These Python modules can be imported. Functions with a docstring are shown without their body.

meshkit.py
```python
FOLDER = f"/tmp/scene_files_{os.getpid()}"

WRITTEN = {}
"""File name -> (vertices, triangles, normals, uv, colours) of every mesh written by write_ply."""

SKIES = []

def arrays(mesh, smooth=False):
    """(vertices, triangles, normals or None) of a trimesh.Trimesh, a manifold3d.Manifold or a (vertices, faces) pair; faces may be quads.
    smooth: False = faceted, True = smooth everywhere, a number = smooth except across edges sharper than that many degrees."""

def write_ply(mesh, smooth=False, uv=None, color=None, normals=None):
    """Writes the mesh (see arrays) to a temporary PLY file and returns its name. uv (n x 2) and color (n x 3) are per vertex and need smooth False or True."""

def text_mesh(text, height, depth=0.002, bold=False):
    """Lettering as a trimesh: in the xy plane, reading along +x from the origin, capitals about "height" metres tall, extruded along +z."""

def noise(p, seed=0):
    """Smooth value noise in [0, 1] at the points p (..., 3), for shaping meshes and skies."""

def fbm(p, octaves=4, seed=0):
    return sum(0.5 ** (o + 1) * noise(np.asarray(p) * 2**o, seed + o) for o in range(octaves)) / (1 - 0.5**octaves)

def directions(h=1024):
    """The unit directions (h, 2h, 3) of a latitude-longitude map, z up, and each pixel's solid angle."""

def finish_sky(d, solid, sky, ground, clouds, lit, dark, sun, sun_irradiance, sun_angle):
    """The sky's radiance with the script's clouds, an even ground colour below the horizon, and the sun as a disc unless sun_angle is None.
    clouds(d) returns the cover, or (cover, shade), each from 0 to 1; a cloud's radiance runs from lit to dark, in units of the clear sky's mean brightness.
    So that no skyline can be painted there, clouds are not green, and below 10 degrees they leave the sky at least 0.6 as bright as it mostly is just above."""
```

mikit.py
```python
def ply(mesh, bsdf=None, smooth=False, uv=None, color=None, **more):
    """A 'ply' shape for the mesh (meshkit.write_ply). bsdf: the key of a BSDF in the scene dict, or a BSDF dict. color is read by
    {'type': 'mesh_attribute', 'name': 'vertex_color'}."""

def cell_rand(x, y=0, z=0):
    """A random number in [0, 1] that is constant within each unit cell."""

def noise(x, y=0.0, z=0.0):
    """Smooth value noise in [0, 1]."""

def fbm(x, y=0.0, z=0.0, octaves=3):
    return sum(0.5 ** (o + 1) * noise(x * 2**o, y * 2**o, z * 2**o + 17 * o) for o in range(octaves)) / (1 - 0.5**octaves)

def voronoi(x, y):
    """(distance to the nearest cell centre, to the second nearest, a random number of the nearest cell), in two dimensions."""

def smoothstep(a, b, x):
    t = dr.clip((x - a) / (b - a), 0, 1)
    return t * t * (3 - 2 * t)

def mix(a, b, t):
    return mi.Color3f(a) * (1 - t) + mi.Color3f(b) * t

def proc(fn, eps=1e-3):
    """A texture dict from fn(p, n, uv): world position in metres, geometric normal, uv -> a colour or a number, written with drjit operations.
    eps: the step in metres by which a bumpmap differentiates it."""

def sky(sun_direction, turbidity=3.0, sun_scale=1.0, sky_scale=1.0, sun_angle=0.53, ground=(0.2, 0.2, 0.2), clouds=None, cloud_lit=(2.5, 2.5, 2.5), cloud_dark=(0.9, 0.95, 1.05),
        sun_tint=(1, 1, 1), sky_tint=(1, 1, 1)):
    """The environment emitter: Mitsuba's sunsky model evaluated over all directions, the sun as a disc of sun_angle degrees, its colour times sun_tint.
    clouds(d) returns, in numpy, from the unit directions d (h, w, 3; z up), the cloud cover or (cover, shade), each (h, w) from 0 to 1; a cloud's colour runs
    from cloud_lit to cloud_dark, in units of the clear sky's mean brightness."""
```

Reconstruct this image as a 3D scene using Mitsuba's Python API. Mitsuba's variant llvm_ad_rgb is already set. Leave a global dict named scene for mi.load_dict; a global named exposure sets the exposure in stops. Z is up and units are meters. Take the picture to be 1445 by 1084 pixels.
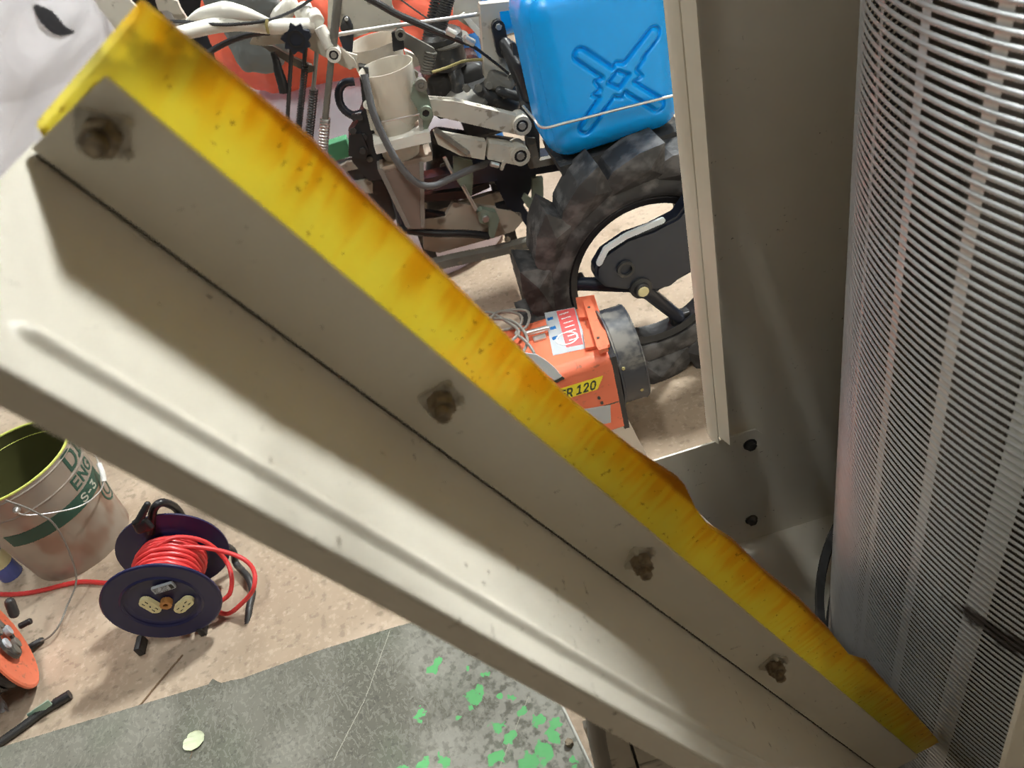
import math
import numpy as np
import trimesh
import shapely
from shapely.geometry import Polygon, Point, LineString
from shapely.ops import unary_union
import drjit as dr
import mitsuba as mi
import mikit
import meshkit
from mikit import noise, fbm, smoothstep, mix, cell_rand, voronoi

T = mi.ScalarTransform4f
scene, labels = {}, {}

# ------------------------------------------------------------------ camera, lamps, exposure
exposure = 0.3
LAMP_POWER = 620.0
LAMP_COLOR = (0.96, 1.0, 0.97)
UP = (0.29810, 0.58962, 0.75066)
scene['camera'] = {
    'type': 'thinlens', 'fov': 69.05, 'fov_axis': 'x', 'near_clip': 0.01, 'far_clip': 60.0,
    'aperture_radius': 0.0013, 'focus_distance': 1.0,
    'to_world': T().look_at(origin=[0, 0, 1.2], target=[0, 0.78641, 1.2 - 0.61770], up=list(UP)),
}
# ceiling fluorescent fixtures (x, y, length along y, factor)
LAMPS = [(1.62, 2.45, 0.46, 3.4), (-0.25, -0.2, 1.0, 0.36), (-1.9, 2.5, 1.0, 0.25)]
CEIL = 3.4


# ------------------------------------------------------------------ helpers
def uniq(k):
    if k not in scene and k not in labels:
        return k
    i = 1
    while f'{k}_{i:03d}' in scene or f'{k}_{i:03d}' in labels:
        i += 1
    return f'{k}_{i:03d}'


def thing(name, label, cat, group=None):
    k = uniq(name)
    labels[k] = {'label': label, 'category': cat}
    if group:
        labels[k]['group'] = group
    return k


def part(parent, name, mesh, mat, label=None, smooth=32, **more):
    k = uniq(parent + '__' + name)
    scene[k] = mikit.ply(mesh, mat, smooth=smooth, **more)
    if label:
        labels[k] = {'label': label}
    return k


def solo(name, mesh, mat, label, cat, smooth=32, group=None):
    k = thing(name, label, cat, group)
    scene[k] = mikit.ply(mesh, mat, smooth=smooth)
    return k


def struct(name, mesh, mat, label, smooth=False):
    scene[name] = mikit.ply(mesh, mat, smooth=smooth)
    labels[name] = {'label': label, 'kind': 'structure'}
    return name


def tm(v, f):
    return trimesh.Trimesh(np.asarray(v, float), np.asarray(f, int), process=False)


def cat(*ms):
    ms = [m for g in ms for m in (g if isinstance(g, (list, tuple)) else [g])]
    return trimesh.util.concatenate(ms)


def box(x0, x1, y0, y1, z0, z1):
    m = trimesh.creation.box(extents=(abs(x1 - x0), abs(y1 - y0), abs(z1 - z0)))
    m.apply_translation(((x0 + x1) / 2, (y0 + y1) / 2, (z0 + z1) / 2))
    return m


_ICO = trimesh.creation.icosphere(subdivisions=1).vertices


def rbox(x0, x1, y0, y1, z0, z1, r=0.004):
    r = min(r, (x1 - x0) / 2.01, (y1 - y0) / 2.01, (z1 - z0) / 2.01)
    c = np.array([[x, y, z] for x in (x0 + r, x1 - r) for y in (y0 + r, y1 - r) for z in (z0 + r, z1 - r)])
    return trimesh.convex.convex_hull((c[:, None] + r * _ICO[None]).reshape(-1, 3))


def hull(points_radii):
    return trimesh.convex.convex_hull(np.vstack([np.asarray(p) + r * _ICO for p, r in points_radii]))


def prism(poly, y0, y1):
    """polygon of (x, z) pairs (or a shapely shape) as a plate between y0 and y1."""
    g = poly if isinstance(poly, shapely.geometry.base.BaseGeometry) else Polygon(poly)
    g = g.buffer(0)
    out = []
    for q in getattr(g, 'geoms', [g]):
        m = trimesh.creation.extrude_polygon(q, y1 - y0, engine='earcut')
        v = m.vertices
        out.append(tm(np.stack([v[:, 0], y0 + v[:, 2], v[:, 1]], 1), m.faces[:, ::-1]))
    return cat(out)


def rounded(poly, r):
    return Polygon(poly).buffer(-r).buffer(2 * r, 6).buffer(-r, 6)


def frame(d):
    d = np.asarray(d, float)
    d = d / np.linalg.norm(d)
    a = np.cross(d, (0, 0, 1.0) if abs(d[2]) < 0.9 else (1.0, 0, 0))
    a /= np.linalg.norm(a)
    return a, np.cross(d, a), d


def spline(pts, n=8):
    p = np.asarray(pts, float)
    if len(p) < 3:
        return p
    q = np.vstack([2 * p[0] - p[1], p, 2 * p[-1] - p[-2]])
    out = []
    for i in range(len(p) - 1):
        a, b, c, d = q[i:i + 4]
        t = np.linspace(0, 1, n, endpoint=False)[:, None]
        out.append(0.5 * (2 * b + (c - a) * t + (2 * a - 5 * b + 4 * c - d) * t ** 2 + (3 * b - a - 3 * c + d) * t ** 3))
    return np.vstack(out + [p[-1:]])


def tube(pts, r, n=10, smooth=8, closed=False):
    p = spline(pts, smooth) if smooth else np.asarray(pts, float)
    m = len(p)
    r = np.broadcast_to(np.asarray(r, float), (m,)) if np.ndim(r) == 0 else np.interp(np.linspace(0, 1, m), np.linspace(0, 1, len(r)), r)
    t = np.gradient(p, axis=0)
    t /= np.linalg.norm(t, axis=1, keepdims=True) + 1e-12
    a = frame(t[0])[0]
    A = []
    for i in range(m):
        a = a - t[i] * (a @ t[i])
        a /= np.linalg.norm(a) + 1e-12
        A.append(a)
    A = np.array(A)
    B = np.cross(t, A)
    w = np.arange(n) * 2 * np.pi / n
    v = p[:, None] + r[:, None, None] * (np.cos(w)[None, :, None] * A[:, None] + np.sin(w)[None, :, None] * B[:, None])
    i, j = np.meshgrid(np.arange(m - 1), np.arange(n), indexing='ij')
    q = np.stack([i * n + j, i * n + (j + 1) % n, (i + 1) * n + (j + 1) % n, (i + 1) * n + j], -1).reshape(-1, 4)
    f = np.vstack([q[:, [0, 1, 2]], q[:, [0, 2, 3]]])
    v = v.reshape(-1, 3)
    c0, c1 = len(v), len(v) + 1
    v = np.vstack([v, p[0], p[-1]])
    k = np.arange(n)
    f = np.vstack([f, np.stack([np.full(n, c0), (k + 1) % n, k], 1), np.stack([np.full(n, c1), (m - 1) * n + k, (m - 1) * n + (k + 1) % n], 1)])
    return tm(v, f)


def lathe(profile, origin, axis, n=40):
    """profile [(radius, height)] turned about the axis."""
    a, b, d = frame(axis)
    pr = np.asarray(profile, float)
    w = np.arange(n) * 2 * np.pi / n
    ring = np.cos(w)[:, None] * a + np.sin(w)[:, None] * b
    v = np.asarray(origin, float) + pr[:, 0][:, None, None] * ring[None] + pr[:, 1][:, None, None] * d
    m = len(pr)
    i, j = np.meshgrid(np.arange(m - 1), np.arange(n), indexing='ij')
    q = np.stack([i * n + j, (i + 1) * n + j, (i + 1) * n + (j + 1) % n, i * n + (j + 1) % n], -1).reshape(-1, 4)
    msh = tm(v.reshape(-1, 3), np.vstack([q[:, [0, 1, 2]], q[:, [0, 2, 3]]])[:, ::-1])
    return msh


def cyl(p0, p1, r, n=24, bevel=0.0):
    p0, p1 = np.asarray(p0, float), np.asarray(p1, float)
    h = np.linalg.norm(p1 - p0)
    e = bevel
    pr = [(1e-5, 0), (r - e, 0), (r, e), (r, h - e), (r - e, h), (1e-5, h)] if e else [(1e-5, 0), (r, 0), (r, h), (1e-5, h)]
    return lathe(pr, p0, p1 - p0, n)


def pipe(p0, p1, ro, ri, n=28):
    p0, p1 = np.asarray(p0, float), np.asarray(p1, float)
    h = np.linalg.norm(p1 - p0)
    return lathe([(ri, h), (ri, 0), (ro, 0), (ro, h), (ri, h)], p0, p1 - p0, n)


def hexnut(p0, p1, af, n=6):
    """hexagonal prism with chamfered corners."""
    p0, p1 = np.asarray(p0, float), np.asarray(p1, float)
    h = np.linalg.norm(p1 - p0)
    R = af / math.sqrt(3)
    return lathe([(1e-5, 0), (R, 0), (R, h * 0.86), (R * 0.9, h), (1e-5, h)], p0, p1 - p0, 6)


def helix(p0, p1, R, r, turns, n=5, per=10):
    a, b, d = frame(np.asarray(p1, float) - np.asarray(p0, float))
    h = np.linalg.norm(np.asarray(p1, float) - np.asarray(p0, float))
    t = np.linspace(0, 1, int(turns * per) + 1)
    w = 2 * np.pi * turns * t
    p = np.asarray(p0, float) + h * t[:, None] * d + R * (np.cos(w)[:, None] * a + np.sin(w)[:, None] * b)
    return tube(p, r, n, 0)


def grid(P):
    """mesh of a (m, n, 3) point grid."""
    m, n = P.shape[:2]
    i, j = np.meshgrid(np.arange(m - 1), np.arange(n - 1), indexing='ij')
    q = np.stack([i * n + j, (i + 1) * n + j, (i + 1) * n + j + 1, i * n + j + 1], -1).reshape(-1, 4)
    return tm(P.reshape(-1, 3), np.vstack([q[:, [0, 1, 2]], q[:, [0, 2, 3]]]))


def lump(c, r, amp, freq, seed, power=3.0, floor=None, n=4, ceil=None):
    """a soft draped mass: a super-ellipsoid with folds."""
    m = trimesh.creation.icosphere(subdivisions=n)
    v = m.vertices
    k = (np.abs(v) ** power).sum(1) ** (-1 / power)
    p = v * k[:, None] * np.asarray(r)
    q = p + np.asarray(c)
    dsp = meshkit.fbm(q * freq, 4, seed) - 0.5
    fold = np.abs(meshkit.noise(q * np.array([freq, freq, freq * 0.4]) * 1.7, seed + 9) - 0.5)
    q = q + v * (amp * dsp - amp * 0.8 * (0.25 - fold))[:, None]
    if floor is not None:
        q[:, 2] = np.maximum(q[:, 2], floor)
    if ceil is not None:
        q[:, 2] = np.where(q[:, 2] > ceil - 0.05, ceil - 0.05 + 0.05 * np.tanh((q[:, 2] - ceil + 0.05) / 0.05), q[:, 2])
    return tm(q, m.faces)


# ------------------------------------------------------------------ materials
def C(c):
    return {'type': 'rgb', 'value': list(c)}


def pbr(name, color, rough=0.5, metal=0.0, spec=0.5, **more):
    col = mikit.proc(color) if callable(color) else C(color)
    d = {'type': 'principled', 'base_color': col, 'roughness': rough, 'metallic': metal, 'specular': spec, **more}
    scene[name] = {'type': 'twosided', 'bsdf': d}
    return name


def spots(p, scale, lo, hi):
    return smoothstep(lo, hi, fbm(p.x * scale, p.y * scale, p.z * scale, 4))


def col_cream(p, n, uv):
    g = fbm(p.x * 9, p.y * 9, p.z * 9, 3)
    base = mix((0.71, 0.665, 0.575), (0.76, 0.715, 0.62), g)
    grime = smoothstep(0.70, 0.86, fbm(p.x * 190 + 3, p.y * 190, p.z * 190, 3)) * smoothstep(0.50, 0.64, fbm(p.x * 17, p.y * 17 + 7, p.z * 17, 2))
    return mix(base, (0.20, 0.165, 0.11), grime * 0.75)


def col_concrete(p, n, uv):
    a = fbm(p.x * 5, p.y * 5, 0.3, 4)
    b = fbm(p.x * 130, p.y * 130, 1.7, 3)
    base = mix((0.385, 0.295, 0.215), (0.51, 0.405, 0.31), smoothstep(0.3, 0.7, a))
    base = mix(base, (0.60, 0.50, 0.395), smoothstep(0.50, 0.78, b) * 0.4)
    d = smoothstep(0.56, 0.76, fbm(p.x * 75 + 5, p.y * 95, 2.2, 4))
    base = mix(base, (0.22, 0.165, 0.12), d * 0.5)
    st = smoothstep(0.55, 0.72, fbm(p.x * 2.1 + 4, p.y * 2.3, 5.5, 3))
    return mix(base, (0.29, 0.24, 0.20), st * 0.5)


PATCH = [(-0.1996, 0.623, 0.011), (-0.1887, 0.6349, 0.01), (-0.2082, 0.6106, 0.006), (-0.1589, 0.6157, 0.006), (-0.1412, 0.6076, 0.006), (-0.2452, 0.7023, 0.008), (-0.2859, 0.6238, 0.008), (-0.2233, 0.5994, 0.005), (-0.0836, 0.5443, 0.01), (-0.0929, 0.528, 0.012), (-0.1112, 0.5129, 0.015), (-0.1346, 0.5017, 0.016), (-0.0752, 0.4898, 0.008), (-0.1727, 0.569, 0.01), (-0.1576, 0.5449, 0.009), (-0.1325, 0.5785, 0.006), (-0.3214, 0.5537, 0.01), (-0.2842, 0.5467, 0.013), (-0.2544, 0.544, 0.01), (-0.2583, 0.6913, 0.006), (-0.1807, 0.5237, 0.01), (-0.1071, 0.5593, 0.008), (-0.2016, 0.6723, 0.005), (-0.1802, 0.659, 0.005)]


def col_deck(p, n, uv):
    a = fbm(p.x * 8, p.y * 8, 0.4, 4)
    f = fbm(p.x * 190, p.y * 190, 3.1, 3)
    base = mix((0.115, 0.110, 0.088), (0.205, 0.195, 0.165), smoothstep(0.3, 0.7, a))
    base = mix(base, (0.125, 0.150, 0.105), smoothstep(0.5, 0.75, fbm(p.x * 6 + 9, p.y * 6, 2.4, 3)) * 0.6)
    wx, wy = p.x + 0.02 * fbm(p.x * 30, p.y * 30, 9.0, 3), p.y + 0.02 * fbm(p.x * 30, p.y * 30, 5.0, 3)
    s1 = smoothstep(0.58, 0.70, fbm(wx * 300 + wy * 90, wy * 110, 0.1, 3))
    s2 = smoothstep(0.58, 0.70, fbm(wx * 90 + wy * 210, wy * 90 - wx * 210, 4.1, 3))
    base = mix(base, (0.42, 0.41, 0.36), dr.maximum(s1, s2) * 0.17)
    base = mix(base, (0.06, 0.055, 0.05), smoothstep(0.62, 0.75, f) * 0.35)
    w = (fbm(p.x * 95, p.y * 95, 7.0, 4) - 0.5) * 0.026
    g = mi.Float(0)
    for x, y, r in PATCH:
        d = dr.sqrt(dr.square(p.x - x) + dr.square(p.y - y)) + w
        g = dr.maximum(g, 1 - smoothstep(r * 0.75, r, d))
    right = smoothstep(-0.40, -0.15, p.x + (a - 0.5) * 0.3)
    base = mix(base, (0.31, 0.30, 0.265), right * 0.75 * smoothstep(0.3, 0.6, fbm(p.x * 120, p.y * 120, 1.0, 3)))
    for x0, y0, x1, y1 in ((-0.3228, 0.7902, -0.3706, 0.6783), (-0.3706, 0.6783, -0.4244, 0.5921), (-0.115, 0.60, -0.185, 0.50)):
        L = math.hypot(x1 - x0, y1 - y0)
        ux, uy = (x1 - x0) / L, (y1 - y0) / L
        along = (p.x - x0) * ux + (p.y - y0) * uy
        off = dr.abs((p.y - y0) * ux - (p.x - x0) * uy + (f - 0.5) * 0.0016)
        base = mix(base, (0.34, 0.33, 0.27), (1 - smoothstep(0.0004, 0.0011, off)) * smoothstep(0, 0.004, along) * (1 - smoothstep(L - 0.004, L, along)) * 0.8)
    return mix(base, (0.115, 0.42, 0.15), g * 0.95)


A0 = np.array((-0.15267, 0.317, 1.13385))
D3 = np.array((0.43489, 0.0, -0.90049))
N3 = np.array((0.90049, 0.0, 0.43489))


def st_of(p):
    x, z = p.x - A0[0], p.z - A0[2]
    return x * D3[0] + z * D3[2], x * N3[0] + z * N3[2]


def col_rubber(p, n, uv):
    s, t = st_of(p)
    w = fbm(s * 30, t * 30, 0.5, 3) - 0.5
    ripple = noise(s * 300 + t * 80 + w * 3, t * 26, 0.0)
    edge = smoothstep(0.050, 0.074, t + w * 0.012 + (ripple - 0.5) * 0.012 + 0.006 * smoothstep(0.2, 0.9, s))
    base = mix((0.985, 0.90, 0.24), (0.98, 0.85, 0.17), ripple * 0.7)
    base = mix(base, mix((0.95, 0.71, 0.10), (0.89, 0.57, 0.05), smoothstep(0.25, 0.75, ripple)), edge * 0.85)
    base = mix(base, (0.50, 0.22, 0.02), smoothstep(0.0735, 0.0785, t + w * 0.004) * 0.8)
    dirt = smoothstep(0.42, 0.64, fbm(s * 55, t * 55, 2.0, 4)) * (1 - smoothstep(0.02, 0.055, s + (0.078 - t) * 0.9 + w * 0.03))
    speck = smoothstep(0.80, 0.88, fbm(s * 330, t * 330, 3.0, 2))
    return mix(mix(base, (0.30, 0.24, 0.08), dirt * 0.6), (0.30, 0.17, 0.02), speck * 0.6)


def col_bag(p, n, uv):
    g = fbm(p.x * 24, p.y * 24, p.z * 24, 4)
    return mix((0.78, 0.755, 0.795), (0.87, 0.845, 0.88), smoothstep(0.3, 0.7, g))


def col_drum(p, n, uv):
    g = fbm(p.x * 40, p.y * 40, p.z * 160, 3)
    base = mix((0.55, 0.57, 0.60), (0.67, 0.69, 0.715), g)
    d = dr.sqrt(dr.square((p.y - 0.290) / 0.062) + dr.square((p.z - 0.552 - (0.29 - p.y) * 0.22) / 0.015))
    smear = (1 - smoothstep(0.55, 1.1, d + (fbm(p.x * 120, p.y * 120, p.z * 120, 3) - 0.5) * 1.3))
    return mix(base, (0.035, 0.022, 0.018), smear * 0.92)


def col_pail(p, n, uv):
    g = fbm(p.x * 12, p.y * 12, p.z * 12, 3)
    rust = smoothstep(0.50, 0.68, fbm(p.x * 16 + 5, p.y * 16, p.z * 9, 3))
    base = mix((0.30, 0.255, 0.215), (0.43, 0.375, 0.325), g)
    return mix(base, (0.25, 0.11, 0.065), rust * 0.55)


def col_orange(p, n, uv):
    g = fbm(p.x * 30, p.y * 30, p.z * 30, 3)
    base = mix((0.68, 0.135, 0.062), (0.76, 0.19, 0.10), g)
    return mix(base, (0.28, 0.10, 0.06), smoothstep(0.66, 0.8, fbm(p.x * 90, p.y * 90, p.z * 90, 3)) * 0.7)


def col_dark(p, n, uv):
    g = fbm(p.x * 30, p.y * 30, p.z * 30, 4)
    base = mix((0.018, 0.018, 0.019), (0.045, 0.044, 0.043), g)
    return mix(base, (0.15, 0.125, 0.095), smoothstep(0.60, 0.78, fbm(p.x * 45 + 2, p.y * 45, p.z * 45, 4)) * 0.6)


def col_tyre(p, n, uv):
    g = fbm(p.x * 30, p.y * 30, p.z * 30, 4)
    dust = smoothstep(0.42, 0.70, fbm(p.x * 26, p.y * 26 + 3, p.z * 26, 4))
    return mix(mix((0.018, 0.018, 0.020), (0.032, 0.031, 0.031), g), (0.12, 0.115, 0.115), dust * 0.75)


def col_cast(p, n, uv):
    g = fbm(p.x * 25, p.y * 25, p.z * 25, 4)
    base = mix((0.085, 0.080, 0.070), (0.19, 0.175, 0.15), g)
    return mix(base, (0.25, 0.20, 0.14), smoothstep(0.62, 0.75, fbm(p.x * 60, p.y * 60, p.z * 60, 3)) * 0.5)


def col_greycream(p, n, uv):
    g = fbm(p.x * 20, p.y * 20, p.z * 20, 3)
    base = mix((0.43, 0.395, 0.33), (0.53, 0.495, 0.425), g)
    return mix(base, (0.16, 0.13, 0.09), smoothstep(0.64, 0.76, fbm(p.x * 55, p.y * 55, p.z * 55, 3)) * 0.7)


def col_board(p, n, uv):
    g = fbm(p.x * 8, p.y * 40, p.z * 8, 3)
    base = mix((0.33, 0.27, 0.215), (0.50, 0.42, 0.34), g)
    return mix(base, (0.13, 0.08, 0.055), smoothstep(0.62, 0.72, fbm(p.x * 20, p.y * 20, p.z * 20, 3)) * 0.8)


def col_nozzle(p, n, uv):
    dust = smoothstep(0.40, 0.66, fbm(p.x * 28, p.y * 28, p.z * 28, 4)) * smoothstep(0.15, 0.7, n.z + (fbm(p.x * 60, p.y * 60, p.z * 60, 3) - 0.5) * 0.8)
    return mix((0.022, 0.025, 0.034), (0.24, 0.225, 0.20), dust * 0.65)


def col_rust(p, n, uv):
    g = fbm(p.x * 260, p.y * 260, p.z * 260, 3)
    return mix((0.10, 0.072, 0.045), (0.27, 0.215, 0.15), smoothstep(0.3, 0.7, g))


pbr('mat_cream', col_cream, 0.42, spec=0.45)
pbr('mat_cream_plain', (0.74, 0.70, 0.60), 0.4)
pbr('mat_dull_cream', col_greycream, 0.45)
pbr('mat_white_paint', (0.74, 0.71, 0.64), 0.3)
pbr('mat_concrete', col_concrete, 0.85, spec=0.2)
pbr('mat_deck', col_deck, 0.6, spec=0.3)
pbr('mat_deck_edge', (0.42, 0.42, 0.38), 0.5)
pbr('mat_wall', (0.13, 0.12, 0.105), 0.9, spec=0.1)
pbr('mat_drum', col_drum, 0.38, metal=0.8)
pbr('mat_rust', col_rust, 0.55, metal=0.3)
pbr('mat_zinc', (0.62, 0.61, 0.59), 0.32, metal=0.85)
pbr('mat_steel', (0.50, 0.49, 0.47), 0.35, metal=0.8)
pbr('mat_dark', col_dark, 0.45)
pbr('mat_black', (0.014, 0.014, 0.016), 0.38)
pbr('mat_navy', (0.010, 0.014, 0.026), 0.30, clearcoat=0.4, clearcoat_gloss=0.8)
pbr('mat_reel_navy', (0.012, 0.012, 0.055), 0.38)
pbr('mat_tyre', col_tyre, 0.55)
pbr('mat_cast', col_cast, 0.6)
pbr('mat_grey_rubber', (0.10, 0.10, 0.105), 0.5)
pbr('mat_blue', (0.0, 0.31, 0.82), 0.34, spec=0.5)
pbr('mat_blue_dark', (0.01, 0.11, 0.33), 0.45)
pbr('mat_orange', col_orange, 0.45)
pbr('mat_coral', (0.86, 0.145, 0.075), 0.6)
pbr('mat_red', (0.62, 0.045, 0.045), 0.4)
pbr('mat_ivory', (0.72, 0.64, 0.36), 0.4)
pbr('mat_brass', (0.45, 0.20, 0.06), 0.4, metal=0.3)
pbr('mat_yellow', (0.86, 0.72, 0.03), 0.45)
pbr('mat_print_black', (0.02, 0.02, 0.018), 0.5)
pbr('mat_print_white', (0.80, 0.80, 0.78), 0.45)
pbr('mat_print_red', (0.74, 0.12, 0.12), 0.45)
pbr('mat_print_grey', (0.42, 0.44, 0.47), 0.4)
pbr('mat_silver', (0.66, 0.70, 0.74), 0.35)
pbr('mat_pail', col_pail, 0.38, metal=0.45)
pbr('mat_pail_inside', (0.045, 0.045, 0.012), 0.5)
pbr('mat_pail_rim', (0.60, 0.62, 0.14), 0.4)
pbr('mat_pail_print', (0.42, 0.42, 0.36), 0.45)
pbr('mat_green_print', (0.018, 0.065, 0.045), 0.5)
pbr('mat_green', (0.06, 0.22, 0.11), 0.5)
pbr('mat_sage', (0.17, 0.20, 0.155), 0.55)
pbr('mat_board', col_board, 0.6)
pbr('mat_nozzle', col_nozzle, 0.4)
pbr('mat_grey_cover', (0.16, 0.175, 0.175), 0.5)
pbr('mat_mint', (0.33, 0.50, 0.41), 0.5)
pbr('mat_grey_cord', (0.20, 0.185, 0.165), 0.45)
pbr('mat_leaf', (0.60, 0.64, 0.44), 0.5)
pbr('mat_straw', (0.20, 0.13, 0.08), 0.7)
pbr('mat_bottle_blue', (0.10, 0.13, 0.38), 0.4)
pbr('mat_khaki', (0.34, 0.28, 0.11), 0.5)
pbr('mat_lamp_body', (0.75, 0.75, 0.74), 0.5)
scene['mat_rubber'] = {'type': 'principledthin', 'base_color': mikit.proc(col_rubber), 'roughness': 0.16, 'diff_trans': 1.6, 'eta': 1.25, 'spec_trans': 0.48}
scene['mat_bag'] = {'type': 'principledthin', 'base_color': mikit.proc(col_bag), 'roughness': 0.16, 'diff_trans': 1.0, 'eta': 1.5, 'spec_trans': 0.0}
scene['mat_cup'] = {'type': 'principledthin', 'base_color': C((0.74, 0.69, 0.61)), 'roughness': 0.4, 'diff_trans': 0.7, 'eta': 1.4, 'spec_trans': 0.0}
scene['mat_white_film'] = {'type': 'principledthin', 'base_color': C((0.86, 0.81, 0.87)), 'roughness': 0.3, 'diff_trans': 0.7, 'eta': 1.5, 'spec_trans': 0.0}
scene['mat_smoke_plastic'] = {'type': 'principledthin', 'base_color': C((0.42, 0.33, 0.28)), 'roughness': 0.3, 'diff_trans': 0.9, 'eta': 1.45, 'spec_trans': 0.15}

# ------------------------------------------------------------------ the shed
struct('floor', box(-3.6, 3.6, -2.2, 4.8, -0.1, 0.0), 'mat_concrete', 'tan concrete shed floor with dark specks and smudges')
struct('wall_back', box(-3.6, 3.6, 4.8, 4.9, -0.1, CEIL), 'mat_wall', 'plain shed wall behind the machines')
struct('wall_front', box(-3.6, 3.6, -2.3, -2.2, -0.1, CEIL), 'mat_wall', 'plain shed wall behind the viewer')
struct('wall_left', box(-3.7, -3.6, -2.3, 4.9, -0.1, CEIL), 'mat_wall', 'plain shed wall on the left')
struct('wall_right', box(3.6, 3.7, -2.3, 4.9, -0.1, CEIL), 'mat_wall', 'plain shed wall on the right')
struct('ceiling', box(-3.7, 3.7, -2.3, 4.9, CEIL, CEIL + 0.1), 'mat_wall', 'plain shed ceiling')
for (lx, ly, ll, lf), where in zip(LAMPS, ('beyond the transplanter wheel', 'above the viewer', 'at the far left')):
    t = thing('ceiling_lamp', 'white fluorescent lamp on the ceiling ' + where, 'lamp')
    part(t, 'housing', rbox(lx - 0.12, lx + 0.12, ly - ll / 2, ly + ll / 2, CEIL - 0.045, CEIL, 0.01), 'mat_lamp_body')
    for q, dx in enumerate((-0.06, 0.06)):
        k = part(t, 'tube', cyl((lx + dx, ly - ll / 2 + 0.03, CEIL - 0.075), (lx + dx, ly + ll / 2 - 0.03, CEIL - 0.075), 0.016, 16), 'mat_lamp_body')
        scene[k]['emitter'] = {'type': 'area', 'radiance': C([LAMP_POWER * lf * c for c in LAMP_COLOR])}

# ------------------------------------------------------------------ perforated drum
DC, DR = (0.707, 0.415), 0.394
PITCH, NCOL = 0.00772, 36


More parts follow.
